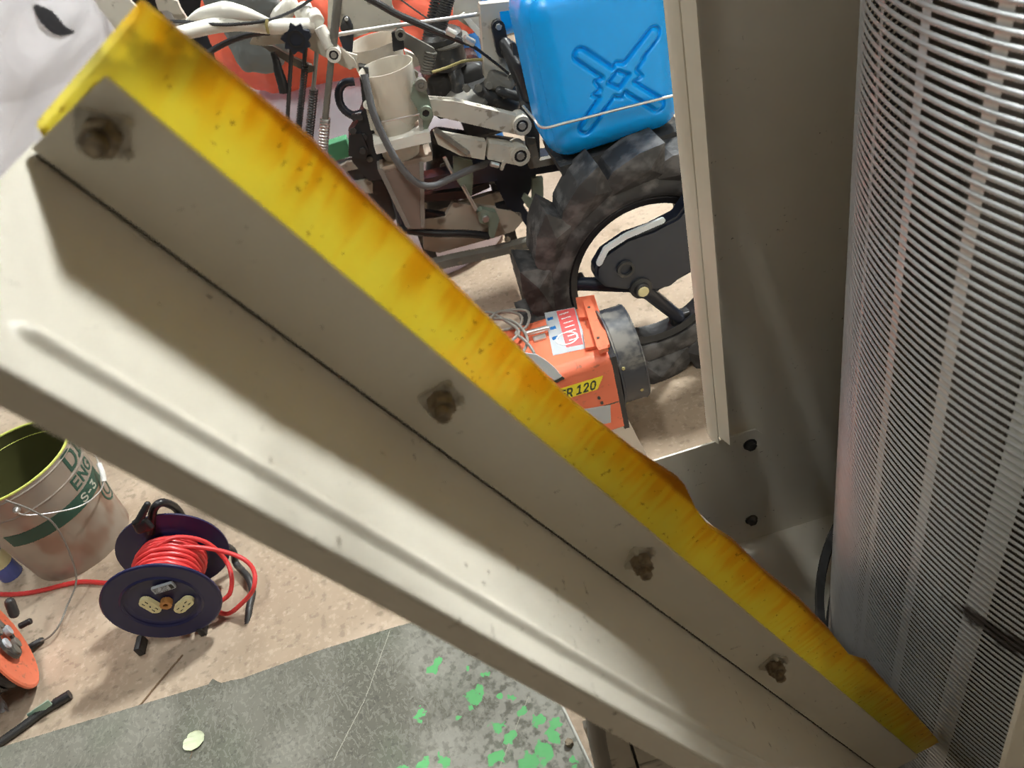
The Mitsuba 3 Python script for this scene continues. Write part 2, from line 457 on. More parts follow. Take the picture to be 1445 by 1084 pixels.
def drum_sheet():
    z0, z1 = 0.05, 1.26
    rows = int((z1 - z0) / PITCH)
    # heights within one pitch and how far the sheet stands out there; the slots lie in the valleys
    prof = [(0.0, 1.0), (0.08, 0.86), (0.17, 0.45), (0.28, 0.0), (0.72, 0.0), (0.83, 0.45), (0.92, 0.86)]
    bars = [1.55, 1.7, 2.9, 1.0]
    angs, solid = [], []
    for c in range(NCOL):
        a = 174.2 + c * 10.0
        hw = bars[c % 4] / 2
        nxt = bars[(c + 1) % 4] / 2
        angs += [a - hw, a + hw]
        solid += [True, False]
        s = np.linspace(a + hw, a + 10 - nxt, 5)[1:-1]
        angs += list(s)
        solid += [False] * 3
    an = np.radians(np.array(angs))
    zz, rr, hole = [], [], []
    for r in range(rows):
        for q, (h, o) in enumerate(prof):
            zz.append(z0 + (r + h) * PITCH)
            rr.append(DR - 0.0013 + 0.0013 * o)
            hole.append(q == 3)
    zz, rr, hole = np.array(zz), np.array(rr), np.array(hole)
    m, n = len(zz), len(an)
    v = np.stack([DC[0] + rr[:, None] * np.cos(an), DC[1] + rr[:, None] * np.sin(an), np.broadcast_to(zz[:, None], (m, n))], -1).reshape(-1, 3)
    i, j = np.meshgrid(np.arange(m - 1), np.arange(n), indexing='ij')
    keep = ~(hole[:-1][:, None] & ~np.array(solid)[None, :])
    i, j = i[keep], j[keep]
    q = np.stack([i * n + j, i * n + (j + 1) % n, (i + 1) * n + (j + 1) % n, (i + 1) * n + j], -1)
    return tm(v, np.vstack([q[:, [0, 1, 2]], q[:, [0, 2, 3]]]))


drum = thing('perforated_drum', 'large upright grey steel drum with rows of narrow slots inside the cream cabinet', 'drum')
part(drum, 'slotted_sheet', drum_sheet(), 'mat_drum', smooth=True)
part(drum, 'end_plate', cyl((DC[0], DC[1], 1.250), (DC[0], DC[1], 1.255), DR - 0.004, 72), 'mat_steel', 'steel end plate')
part(drum, 'end_plate', cyl((DC[0], DC[1], 0.055), (DC[0], DC[1], 0.060), DR - 0.004, 72), 'mat_steel')
added_core = part(drum, 'added_core', cyl((DC[0], DC[1], 0.065), (DC[0], DC[1], 1.245), 0.315, 64, 0.004), 'mat_cast', 'brown core added inside the slotted sheet to keep the slots dark')  # core added so that the view through the slots stays dark
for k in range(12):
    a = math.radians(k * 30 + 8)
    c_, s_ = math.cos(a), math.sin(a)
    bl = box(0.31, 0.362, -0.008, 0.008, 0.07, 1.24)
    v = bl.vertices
    part(added_core, 'added_core_bar', tm(np.stack([DC[0] + v[:, 0] * c_ - v[:, 1] * s_, DC[1] + v[:, 0] * s_ + v[:, 1] * c_, v[:, 2]], 1), bl.faces), 'mat_cast')  # bars of the core added to darken the slots
part(drum, 'end_ring', pipe((DC[0], DC[1], 1.255), (DC[0], DC[1], 1.275), DR + 0.004, DR - 0.06, 96), 'mat_steel')
part(drum, 'end_ring', pipe((DC[0], DC[1], 0.005), (DC[0], DC[1], 0.055), DR + 0.004, DR - 0.06, 96), 'mat_dark')

# ------------------------------------------------------------------ machine cabinet around the drum
cab = thing('machine_cabinet', 'cream sheet metal cabinet standing behind and around the slotted drum', 'cabinet')
YB = 0.85
part(cab, 'back_panel', cat(box(0.3022, 1.22, YB, YB + 0.002, 0.0, 1.52), box(0.60, 1.22, YB, YB + 0.002, 1.52, 1.6)), 'mat_cream', 'shaded wide back panel')  # upper right piece added out of view to block lamp light
def plan(poly, z0, z1):
    m = trimesh.creation.extrude_polygon(Polygon(poly).buffer(0), z1 - z0, engine='earcut')
    m.apply_translation((0, 0, z0))
    return m


post = part(cab, 'post', cat(
    plan([(0.2845, 0.862), (0.2845, 0.846), (0.2912, 0.832), (0.2926, 0.8315), (0.2926, 0.834), (0.2862, 0.847), (0.2862, 0.862)], 0.300, 1.52),
    plan([(0.2926, 0.8315), (0.3006, 0.806), (0.3022, 0.806), (0.3022, 0.8505), (0.3006, 0.8505), (0.3006, 0.812), (0.2940, 0.834)], 0.318, 1.52)), 'mat_cream_plain', 'bright folded edge post')
br = part(cab, 'bracket_plate', prism(rounded([(0.1623, 0.3034), (0.3571, 0.303), (0.3688, 0.2867), (0.3646, 0.037), (0.1301, 0.0615)], 0.004), 0.836, 0.8395), 'mat_cream', 'bolted flat bracket plate')
for u in [(0.3454, 0.836, 0.2736), (0.3406, 0.836, 0.0813)]:
    b = part(br, 'bolt', hexnut((u[0], 0.836, u[2]), (u[0], 0.827, u[2]), 0.0155), 'mat_dark', 'dark hex bolt')
    part(br, 'washer', cyl((u[0], 0.836, u[2]), (u[0], 0.8345, u[2]), 0.0115, 24), 'mat_dark')
part(cab, 'side_panel', box(1.22, 1.224, -0.004, YB, 0.0, 1.6), 'mat_cream')
part(cab, 'added_roof', cat(box(0.60, 1.224, 0.78, 0.852, 1.6, 1.606), box(0.0, 0.095, 0.36, 0.53, 1.6, 1.606), box(0.095, 0.35, 0.36, 0.66, 1.6, 1.606), box(0.35, 1.224, 0.36, 0.78, 1.6, 1.606), box(0.13, 1.224, 0.25, 0.36, 1.6, 1.606)), 'mat_cream', 'unseen top panels added to block ceiling light')  # unseen pieces, added and shaped only to block lamp light
part(cab, 'added_lid', cat(box(-0.22, 1.224, -0.9, -0.30, 1.6, 1.606), box(-0.22, 0.118, -0.30, 0.36, 1.6, 1.606)), 'mat_cream', 'unseen panel added above the chute to block ceiling light')  # unseen, added to shade the chute and strip from the lamp
part(cab, 'front_panel', prism([(0.20, 1.45), (0.215, 1.086), (0.231, 0.9), (0.25, 0.712), (0.26, 0.554), (0.282, 0.298), (0.364, 0.298), (0.364, 1.45)], 0.196, 0.200), 'mat_cream', 'edge of the front panel beside the drum')
part(cab, 'front_return', box(0.360, 0.364, 0.0, 0.1955, 0.0, 1.45), 'mat_cream')
part(cab, 'outer_front_panel', box(0.360, 1.22, -0.004, 0.0, 0.0, 1.45), 'mat_cream')
part(drum, 'base_skirt', lathe([(DR + 0.008, 0.0), (0.412, 0.0), (0.415, 0.004), (0.415, 0.016), (0.412, 0.020), (DR + 0.008, 0.020), (DR + 0.008, 0.0)], (DC[0], DC[1], 0.135), (0, 0, 1), 120), 'mat_tyre', 'black rubber skirt round the foot of the drum')
part(cab, 'bottom_panel', box(0.318, 1.22, -0.0, YB, 0.0, 0.003), 'mat_cream')
side = [(0.345, 0.0), (0.832, 0.0), (0.832, 0.235), (0.60, 0.385), (0.40, 0.515), (0.345, 0.515)]
m_ = prism(side, 0.200, 0.204)
part(cab, 'added_side_panel', tm(m_.vertices[:, [1, 0, 2]], m_.faces[:, ::-1]), 'mat_cream', 'hidden panel added behind the chute to keep light out')  # out of sight, added to keep light off the lower drum
# the chassis below the chute
for x0, x1, z0, z1, y in ((-0.034, 0.005, 0.36, 0.47, 0.365), (0.008, 0.075, 0.36, 0.475, 0.365), (0.078, 0.14, 0.30, 0.475, 0.365), (-0.034, 0.005, 0.235, 0.355, 0.365), (0.008, 0.075, 0.225, 0.355, 0.365), (0.078, 0.14, 0.15, 0.295, 0.365)):
    part(cab, 'chassis_plate', rbox(x0, x1, y, y + 0.01, z0, z1, 0.002), 'mat_dull_cream')
part(cab, 'chassis_frame', cat(box(-0.03, 0.15, 0.378, 0.41, 0.16, 0.40), box(0.02, 0.15, 0.378, 0.41, 0.0, 0.16), box(0.14, 0.30, 0.12, 0.50, 0.0, 0.05)), 'mat_dark', 'dark frame behind the chassis plates')
part(cab, 'drain_pipe', tube([(-0.017, 0.345, 0.5419), (-0.0197, 0.34, 0.5262), (-0.0246, 0.335, 0.482), (-0.0257, 0.33, 0.4142), (-0.0123, 0.32, 0.2997)], 0.0085, 14), 'mat_grey_cord', 'grey hose under the chute')

# ------------------------------------------------------------------ sloping chute with the yellow scraper
chute = thing('metal_chute', 'long cream metal chute sloping down to the drum with a yellow rubber scraper bolted on', 'chute')


def ch(s, t, y):
    p = A0 + s * D3 + t * N3
    return np.array((p[0], y, p[2]))


def ch_prism(poly, y0, y1):
    """polygon of (s, t) pairs in the chute's own frame."""
    m = prism(poly, y0, y1)
    v = m.vertices
    w = A0 + v[:, [0]] * D3 + v[:, [2]] * N3
    w[:, 1] = v[:, 1]
    return tm(w, m.faces[:, ::-1])


def chute_panel():
    ss = np.concatenate([np.linspace(0.0, 0.06, 40), np.linspace(0.065, 0.95, 160)])
    top = list(np.linspace(0.3245, 0.2005, 110))
    pts = []
    for s in ss:
        on = float(np.clip((s - 0.026) / 0.008, 0, 1))
        on = on * on * (3 - 2 * on)
        fl = 0.0125 + 0.006 * max(0, (s - 0.2) / 0.3)
        row = []
        for y in top:
            d = abs(y - (0.2185 + 0.006 * max(0, (s - 0.42) / 0.3)))
            half = 0.0062 * math.sqrt(max(on, 1e-4))
            h = 0.0032 * on * (0.5 + 0.5 * math.cos(math.pi * min(1, d / half))) if d < half else 0
            row.append((y, h))
        for a in (20, 45, 70, 90):
            r = math.radians(a)
            row.append((0.2005 - 0.0025 * math.sin(r), -0.0025 + 0.0025 * math.cos(r)))
        row += [(0.198, -fl), (0.1992, -fl), (0.1992, -0.003), (0.2015, -0.0014), (0.3245, -0.0014)]
        pts.append([ch(s, t, y) for y, t in row])
    P = np.array(pts)
    P = np.concatenate([P, P[:, :1]], 1)
    m = grid(P)
    ends = []
    n = P.shape[1] - 1
    for k in (0, len(ss) - 1):
        g = Polygon([(ch_y, ch_t) for ch_y, ch_t in [((P[k, q] - A0)[1] + A0[1], float((P[k, q] - A0) @ N3)) for q in range(n)]]).buffer(0)
        for q in getattr(g, 'geoms', [g]):
            v2, f2 = trimesh.creation.triangulate_polygon(q, engine='earcut')
            ends.append(tm(np.array([ch(ss[k], b, a) for a, b in v2]), f2 if k == 0 else f2[:, ::-1]))
    return cat(m, *ends)


part(chute, 'panel', chute_panel(), 'mat_cream', 'cream sloping sheet with a raised rib and folded lower edge', smooth=28)
part(chute, 'back_flange', ch_prism([(0.002, -0.001), (0.95, -0.001), (0.95, 0.038), (0.002, 0.038)], 0.3225, 0.3245), 'mat_cream_plain')
part(chute, 'gap_shade', ch_prism([(0.003, -0.0002), (0.95, -0.0002), (0.95, 0.0034), (0.003, 0.0034)], 0.3158, 0.3224), 'mat_print_black', 'black strip standing for the shade in the joint')  # black strip puts the shade of the open gap into colour
strip = ch_prism(Polygon([(0.0008, 0.0022), (0.95, 0.0019), (0.95, 0.0432), (0.0034, 0.0448)]).buffer(-0.001).buffer(0.001), 0.3140, 0.3172)
part(chute, 'clamp_strip', strip, 'mat_cream', 'flat cream clamping strip')


def scraper():
    edge = [(0.035, 0.0776), (0.0715, 0.0803), (0.1228, 0.0785), (0.1964, 0.0759), (0.2683, 0.0733), (0.3296, 0.0775), (0.3585, 0.0806), (0.3717, 0.0823), (0.3831, 0.082), (0.4067, 0.0764), (0.4273, 0.073), (0.4557, 0.0776), (0.5095, 0.0764), (0.568, 0.079), (0.6279, 0.0779), (0.6659, 0.0749), (0.6907, 0.0734), (0.7142, 0.0794), (0.7646, 0.0776), (0.9055, 0.0724)]
    edge = [(s, t + 0.0006 * math.sin(s * 90)) for s, t in edge]
    poly = [(-0.0035, 0.012), (-0.0022, 0.0735), (0.0, 0.0755)] + edge + [(0.95, 0.070), (0.95, 0.004), (0.012, 0.004)]
    g = Polygon(poly).buffer(0.0006, 2)
    # fine grid so that the worn ripples are real
    ns, nt = 900, 36
    ss = np.linspace(-0.0035, 0.95, ns)
    es, et = np.array([p[0] for p in [(-0.0035, 0.0)] + edge + [(0.95, 0.0)]]), np.array([p[1] for p in [(0, 0.0738)] + edge + [(0, 0.070)]])
    es[0], et[0] = -0.0035, 0.0745
    top = np.interp(ss, es, et)
    u = np.linspace(0, 1, nt) ** 0.8
    S = np.broadcast_to(ss[:, None], (ns, nt))
    lo = np.interp(ss, [-0.0035, -0.003, 0.008, 0.012], [0.012, 0.010, 0.0045, 0.004])
    Tt = lo[:, None] + u * (top - lo)[:, None]
    w = meshkit.fbm(np.stack([S * 40, Tt * 40, S * 0], -1), 3, 5)
    rip = meshkit.noise(np.stack([S * 230 + Tt * 70 + w * 4, Tt * 18, S * 0 + 3.3], -1), 2) - 0.5
    amp = np.clip((Tt - 0.052) / 0.02, 0, 1) * np.clip((S - 0.015) / 0.03, 0, 1)
    y = 0.3173 - 0.0011 * rip * amp
    front = np.stack([A0[0] + S * D3[0] + Tt * N3[0], y, A0[2] + S * D3[2] + Tt * N3[2]], -1)
    back = front.copy()
    back[..., 1] = 0.3222
    loop = np.concatenate([front, back[:, ::-1], front[:, :1]], 1)
    m = grid(loop)
    return m


part(chute, 'scraper', scraper(), 'mat_rubber', 'translucent yellow rubber blade with an orange worn edge', smooth=40)
BOLTS = [(0.0153, 0.0265, 35, 12), (0.2073, 0.0265, 78, 4), (0.4084, 0.0250, 128, 10), (0.6196, 0.0248, 108, 25)]
for s, t, deg, spin in BOLTS:
    c = ch(s, t, 0.314)
    a = math.radians(deg)
    e1 = D3 * math.cos(a) + N3 * math.sin(a)
    e2 = -D3 * math.sin(a) + N3 * math.cos(a)

    def at(u, v, y):
        p = c + u * e1 + v * e2
        return np.array((p[0], y, p[2]))
    b = part(chute, 'bolt', cyl(ch(s, t, 0.318), ch(s, t, 0.2965), 0.0042, 20, 0.0008), 'mat_rust', 'rusty threaded bolt end')
    pl = [at(*q, 0)[[0, 2]] for q in ((-0.010, -0.0085), (0.0095, -0.0085), (0.0095, 0.0085), (-0.010, 0.0085))]
    part(b, 'lock_plate', cat(prism(rounded(pl, 0.002), 0.3118, 0.3139),
                              hull([(at(0.0085, -0.0062, 0.3128), 0.0022), (at(0.0085, -0.0062, 0.3100), 0.0020)]),
                              hull([(at(0.0085, 0.0062, 0.3128), 0.0022), (at(0.0085, 0.0062, 0.3100), 0.0020)])), 'mat_dull_cream', 'cream lock plate with two raised lugs')
    nut = hexnut((0, 0, 0), (0, 0, 0.0088), 0.0132)
    R = trimesh.transformations.rotation_matrix(math.pi / 2, (1, 0, 0)) @ trimesh.transformations.rotation_matrix(math.radians(spin), (0, 0, 1))
    nut.apply_transform(R)
    nut.apply_translation(ch(s, t, 0.3118))
    part(b, 'nut', nut, 'mat_rust')

# ------------------------------------------------------------------ hopper wall and the plastic bag over it
hop = solo('hopper_wall', prism([(-0.2536, 1.2218), (-0.2034, 1.2089), (-0.1711, 1.1078), (-0.2169, 1.0728), (-0.3358, 1.1089)], 0.64, 0.644), 'mat_cream',
           'shaded cream sheet metal hopper wall behind the white plastic bag', 'metal panel')


def bag():
    nu, nv = 220, 200
    c00, c10 = np.array((-0.263, 0.62, 1.2295)), np.array((-0.2044, 0.6, 1.2157))
    c11 = np.array((-0.1397, 0.46, 1.1196))
    c12 = np.array((-0.1691, 0.345, 1.0987))
    c02 = np.array((-0.2396, 0.345, 1.0935))
    c01 = np.array((-0.2483, 0.46, 1.1519))
    u, v = np.meshgrid(np.linspace(0, 1, nu), np.linspace(0, 1, nv), indexing='ij')

    def lerp3(a, b, c, t):
        t = t[..., None]
        return np.where(t < 0.5, a + (b - a) * (2 * t), b + (c - b) * (2 * t - 1))
    Lf, Rt = lerp3(c00, c01, c02, v), lerp3(c10, c11, c12, v)
    P = Lf + (Rt - Lf) * u[..., None]
    x, z = P[..., 0], P[..., 2]
    q = (x * 0.75 + z * 0.66)
    r = (x * -0.66 + z * 0.75)
    f = meshkit.fbm(np.stack([q * 9, r * 24, q * 0], -1), 4, 3) - 0.5
    g = np.abs(meshkit.noise(np.stack([q * 14 + f * 1.5, r * 42 + f * 3, q * 0 + 2.2], -1), 7) - 0.5)
    e = np.clip(np.minimum(1 - u, 1) * 6, 0, 1)
    P[..., 1] += (-0.030 * np.sin(np.pi * np.clip(u, 0, 1)) + 0.075 * f - 0.040 * (0.25 - g)) * e
    # die-cut carrying hole
    hc = np.array((-0.1797, 1.1573))
    ha = np.array((0.0154, -0.0177))
    Lh = np.linalg.norm(ha) / 2
    ha = ha / np.linalg.norm(ha)
    hb = np.array((-ha[1], ha[0]))
    dx, dz = x - hc[0], z - hc[1]
    a, b = (dx * ha[0] + dz * ha[1]) / Lh, dx * hb[0] + dz * hb[1]
    w = 0.0048 * np.clip(1 - a * a, 0, 1)
    # open the film: rows beside the hole are drawn back to its rim
    near = (np.abs(a) < 1.0)
    lim = w
    sgn = np.where(b >= 0, 1, -1)
    push = np.where(near & (np.abs(b) < 0.016), sgn * (lim + np.abs(b) * (0.016 - lim) / 0.016) - b, 0)
    P[..., 0] += push * hb[0]
    P[..., 2] += push * hb[1]
    m = grid(P)
    bb = b.reshape(-1)
    aa = a.reshape(-1)
    fa = m.faces
    cross = (bb[fa].max(1) >= 0) & (bb[fa].min(1) < 0) & (np.abs(aa[fa]).max(1) < 0.99)
    return tm(m.vertices, fa[~cross])


solo('plastic_bag', bag(), 'mat_bag', 'crumpled white plastic bag with a lens shaped carrying hole hanging at the upper left', 'plastic bag', smooth=True)
solo('hole_backing', tube([(-0.2151, 0.56, 1.1719), (-0.2013, 0.54, 1.1553), (-0.1928, 0.53, 1.1426), (-0.1865, 0.52, 1.1262)], 0.014, 12), 'mat_black', 'black body added to darken the carrying hole of the plastic bag', 'dark_backing')  # black body added behind the film so the hole looks dark

# ------------------------------------------------------------------ platform in the foreground
plat = thing('platform', 'scratched grey steel platform with worn green paint in front of the cable reels', 'platform')
DZ = 0.15
deck = Polygon([(-1.3563, 0.8004), (-1.0236, 0.7973), (-0.8707, 0.7966), (-0.7177, 0.7946), (-0.6489, 0.7934), (-0.6424, 0.802), (-0.6254, 0.7883), (-0.6076, 0.7878), (-0.5895, 0.7845), (-0.4508, 0.7923), (-0.3112, 0.7919), (-0.2734, 0.7899), (-0.2099, 0.7905), (-0.1341, 0.7894), (-0.0715, 0.5669), (-0.0691, 0.5594), (-0.0501, 0.455), (-0.031, 0.3371), (-0.9569, 0.3685)])


def slab(poly, z0, z1):
    m = trimesh.creation.extrude_polygon(poly.buffer(0), z1 - z0, engine='earcut')
    m.apply_translation((0, 0, z0))
    return m


part(plat, 'deck', slab(deck, DZ - 0.004, DZ), 'mat_deck')
e0, e1_ = np.array((-0.0715, 0.5663, 0.151)), np.array((-0.0501, 0.4546, 0.151))
part(plat, 'edge_lip', tube([e0 + (0.001, 0, -0.001), e1_ + (0.001, 0, -0.001)], 0.0022, 8, 0), 'mat_deck_edge', 'bare metal edge')
bc = np.array((-0.0733, 0.5117, 0.152))
bk = part(plat, 'bolt', hexnut(bc + (0, 0, -0.003), bc + (-0.001, 0, 0.006), 0.0105), 'mat_rust', 'rusty bolt head near the bare edge')
part(plat, 'frame', cat(*[box(x - 0.015, x + 0.015, y - 0.015, y + 0.015, 0, DZ - 0.004) for x in (-1.0, -0.14) for y in (0.25, 0.66)]), 'mat_dark')
lf = np.array((-0.6582, 0.6955, 0.151))


def leaf():
    out = []
    for i in range(15):
        a = -1 + 2 * i / 14
        w = 0.0175 * (1 - abs(a) ** 2.4) ** 0.6 + 0.0002
        row = []
        for j in range(7):
            b = -1 + 2 * j / 6
            row.append((w * b * (0.86 if (i in (10, 11) and b < 0) else 1), a * 0.0165, 0.0012 + 0.0016 * b * b + 0.0015 * a * a))
        out.append(row)
    P = np.array(out)
    P[..., 2] += 0.0006 * np.sin(P[..., 1] * 600)
    v = P.reshape(-1, 3)
    g = grid(P)
    lo = g.copy()
    lo.vertices[:, 2] -= 0.0005
    c = cat(g, tm(lo.vertices, lo.faces[:, ::-1]))
    st = tube([(0, -0.016, 0.0022), (0.001, -0.021, 0.001), (-0.001, -0.027, 0.0006)], 0.0005, 6)
    for m in (c, st):
        m.apply_transform(trimesh.transformations.rotation_matrix(math.radians(-4), (0, 0, 1)))
        m.apply_translation((lf[0], lf[1], DZ))
    return c, st


lb, ls = leaf()
lt = thing('fallen_leaf', 'small pale green dry leaf lying on the grey platform', 'leaf')
part(lt, 'blade', lb, 'mat_leaf', smooth=True)
part(lt, 'stalk', ls, 'mat_straw', 'thin brown stalk')
solo('straw', tube([(-0.8075, 0.994, 0.0025), (-0.8482, 0.9466, 0.0025), (-0.883, 0.9031, 0.0025), (-0.9118, 0.8787, 0.0025)], 0.0016, 6), 'mat_straw', 'thin dark straw lying on the concrete in front of the navy cable reel', 'straw')

# ------------------------------------------------------------------ navy cable reel with red cable
def reel(t, c, axis, R, hub, width, mats, foot=True):
    """two dished discs on a drum; c = centre of the near disc, axis points away from it."""
    d = np.asarray(axis, float) / np.linalg.norm(axis)
    c = np.asarray(c, float)
    disc = [(1e-4, 0.006), (R * 0.55, 0.006), (R * 0.60, 0.003), (R * 0.66, 0.0), (R * 0.93, 0.0), (R * 0.97, -0.002), (R, 0.0), (R, 0.004), (R * 0.95, 0.004), (R * 0.66, 0.004), (R * 0.6, 0.007), (R * 0.5, 0.010), (1e-4, 0.010)]
    part(t, 'disc', lathe(disc, c, d, 72), mats[0])
    part(t, 'disc', lathe(disc, c + d * width, -d, 72), mats[0])
    part(t, 'core', cyl(c + d * 0.006, c + d * (width - 0.006), hub, 40), mats[0])
    return d


R1 = 0.112
nc = np.array((-0.790, 1.030, 0.128))
nr = thing('cable_reel', 'navy blue cable reel wound with red cable standing on the concrete', 'cable reel')
reel(nr, nc, (0, 1, 0), R1, 0.045, 0.135, ['mat_reel_navy'])


def windings(c, d, r0, w0, w1, layers, per, rc, seed):
    rng = np.random.default_rng(seed)
    a, b, d = frame(d)
    pts = []
    for L in range(layers):
        for k in range(per):
            h0 = w0 + (w1 - w0) * (k / max(1, per - 1) if L % 2 == 0 else 1 - k / max(1, per - 1))
            for q in range(24):
                f = q / 24
                w = 2 * np.pi * f
                h = h0 + (w1 - w0) / per * f * (1 if L % 2 == 0 else -1) + rng.normal(0, 0.0006)
                h = min(max(h, w0), w1)
                r = r0 + L * rc * 1.75 + rng.normal(0, 0.0005) + 0.003 * math.sin(3 * f + k)
                pts.append(np.asarray(c) + d * h + r * (math.cos(w) * a + math.sin(w) * b))
    return pts


w_ = windings(nc, (0, 1, 0), 0.048, 0.020, 0.115, 3, 10, 0.0047, 4)
part(nr, 'wound_cable', tube(w_, 0.0047, 8, 0), 'mat_red', 'red cable wound on the reel')
loopc = [(-0.82, 1.1, 0.1413), (-0.7955, 1.12, 0.1681), (-0.7428, 1.12, 0.1732), (-0.6911, 1.12, 0.141), (-0.6412, 1.1, 0.113), (-0.6241, 1.08, 0.0867), (-0.6299, 1.05, 0.0683), (-0.6633, 1.05, 0.0399), (-0.7131, 1.055, 0.0118), (-0.7374, 1.06, 0.0331)]
part(nr, 'loose_cable', tube(loopc, 0.0047, 10), 'mat_red', 'red cable sticking out in a loop')
loop2 = [(-0.7801, 1.12, 0.1959), (-0.7416, 1.13, 0.1929), (-0.6999, 1.13, 0.1566), (-0.6834, 1.12, 0.1009), (-0.6782, 1.09, 0.0757), (-0.692, 1.07, 0.0521), (-0.7148, 1.06, 0.0473)]
part(nr, 'loose_cable', tube(loop2, 0.0047, 10), 'mat_red')
part(nr, 'face_ring', lathe([(0.070, -0.001), (0.074, -0.004), (0.078, -0.001)], nc + (0, 0.001, 0), (0, 1, 0), 60), 'mat_reel_navy')
for qa, qb in (((-0.8198, 0.1624), (-0.8014, 0.1035)), ((-0.7311, 0.1188), (-0.7807, 0.0925))):
    qa, qb = np.array(qa), np.array(qb)
    ctr = (qa + qb) / 2
    u = (qb - qa) / np.linalg.norm(qb - qa)
    body = LineString([ctr - u * 0.0125, ctr + u * 0.0125]).buffer(0.0115, 8)
    so = part(nr, 'socket', prism(body, 1.0245, 1.034), 'mat_ivory', 'ivory double socket')
    for s in (-1, 1):
        o = ctr + u * 0.0125 * s
        v = np.array((u[1], -u[0]))
        for s2 in (-1, 1):
            p = o + v * 0.0042 * s2
            part(so, 'slot', prism(LineString([p - u * 0.003, p + u * 0.003]).buffer(0.0009), 1.0240, 1.0250), 'mat_print_black')
    part(so, 'screw', cyl((ctr[0], 1.0248, ctr[1]), (ctr[0], 1.0236, ctr[1]), 0.002, 12), 'mat_dark')
hb = np.array((-0.7819, 1.03, 0.1256))
part(nr, 'hub_boss', pipe((hb[0], 1.034, hb[2]), (hb[0], 1.0215, hb[2]), 0.0115, 0.005, 24), 'mat_brass', 'brown hub ring')
part(nr, 'hub_hole', cyl((hb[0], 1.034, hb[2]), (hb[0], 1.030, hb[2]), 0.0055, 20), 'mat_print_black')
lbx = np.array((-0.7648, 1.03, 0.1675))
lab = part(nr, 'rating_plate', rbox(lbx[0] - 0.0215, lbx[0] + 0.0215, 1.0265, 1.033, lbx[2] - 0.0085, lbx[2] + 0.0085, 0.001), 'mat_print_grey', 'grey rating plate')
for k in range(4):
    for x0, x1 in ((-0.019, -0.008), (-0.005, 0.010)):
        part(lab, 'print_line', box(lbx[0] + x0 + 0.0012 * (k % 2), lbx[0] + x1 - 0.002 * (k % 3), 1.0261, 1.0266, lbx[2] + 0.0052 - k * 0.0035 - 0.0005, lbx[2] + 0.0052 - k * 0.0035 + 0.0005), 'mat_print_black')
part(lab, 'print_block', box(lbx[0] + 0.0125, lbx[0] + 0.0195, 1.0261, 1.0266, lbx[2] - 0.006, lbx[2] + 0.006), 'mat_print_black')
part(nr, 'stand', tube([(-0.675, 1.025, -0.0062), (-0.6709, 1.06, 0.0032), (-0.6675, 1.1, 0.0051), (-0.6763, 1.135, 0.0142), (-0.7052, 1.18, 0.0217)] + [(-0.70, 1.19, 0.06), (-0.74, 1.19, 0.128)], 0.0075, 12), 'mat_dark', 'black tube stand')
part(nr, 'stand', tube([(-0.72, 1.182, 0.128), (-0.79, 1.185, 0.128), (-0.90, 1.185, 0.04), (-0.89, 1.16, 0.008), (-0.88, 1.10, 0.008)], 0.0075, 12), 'mat_dark')
for ux in (200, 283):
    fc = np.array([(-0.9025, 1.0512, 0.012), (-0.7672, 1.0112, 0.012)][ux > 250])
    part(nr, 'foot', rbox(fc[0] - 0.007, fc[0] + 0.007, 1.025, 1.062, 0.0, 0.024, 0.003), 'mat_black')
part(nr, 'handle', tube([(-0.8002, 1.16, 0.1988), (-0.7698, 1.165, 0.247), (-0.7494, 1.17, 0.2585), (-0.7439, 1.185, 0.2351), (-0.7483, 1.2, 0.1977)] + [(-0.752, 1.19, 0.128)], 0.0085, 12), 'mat_black', 'black carrying handle')
pg = np.array((-0.7893, 1.14, 0.2401))
pg2 = np.array((-0.7596, 1.15, 0.2808))
part(nr, 'plug', cat(hull([(pg + (-0.012, 0, -0.008), 0.008), (pg + (0.010, 0, -0.008), 0.008), (pg + (-0.008, 0, 0.012), 0.008), (pg + (0.008, 0.0, 0.012), 0.008)]), hull([(pg + (0, 0, 0.015), 0.0085), (pg2, 0.0065)])), 'mat_black', 'black plug hooked over the rim')
red = [(-1.0337, 1.2587, 0.006), (-1.1005, 1.2877, 0.006), (-1.1488, 1.2974, 0.006), (-1.2064, 1.3021, 0.006), (-1.2628, 1.3125, 0.006), (-1.3346, 1.3388, 0.006), (-1.4594, 1.402, 0.006), (-1.6118, 1.4923, 0.006)]
solo('red_cable', tube(red, 0.0055, 10), 'mat_red', 'red cable running along the floor past the foot of the pail', 'cable')

# ------------------------------------------------------------------ orange cable reel at the left edge
orr = thing('cable_reel', 'orange cable reel with black cable cut off by the left edge', 'cable reel')
on = np.array((0.886, 0.463, 0.0))
oc = np.array((-1.135, 1.065, 0.126))
R2 = 0.115
disc = [(1e-4, 0.004), (R2 * 0.48, 0.004), (R2 * 0.52, 0.0015), (R2 * 0.56, 0.0), (R2 * 0.90, 0.0), (R2 * 0.955, -0.0025), (R2, 0.0), (R2, 0.004), (R2 * 0.93, 0.0035), (R2 * 0.5, 0.006), (1e-4, 0.006)]
part(orr, 'disc', lathe(disc, oc, -on, 72), 'mat_orange', 'orange front disc')
part(orr, 'disc', lathe(disc, oc - on * 0.13, on, 72), 'mat_orange')
part(orr, 'core', cyl(oc - on * 0.006, oc - on * 0.124, 0.05, 36), 'mat_black')
ow = windings(oc - on * 0.018, -on, 0.056, 0.0, 0.095, 4, 8, 0.0056, 9)
part(orr, 'wound_cable', tube(ow, 0.0056, 8, 0), 'mat_black', 'black cable wound on the reel')
oe = np.array((0.463, -0.886, 0.0))
zt = np.array((0, 0, 1.0))
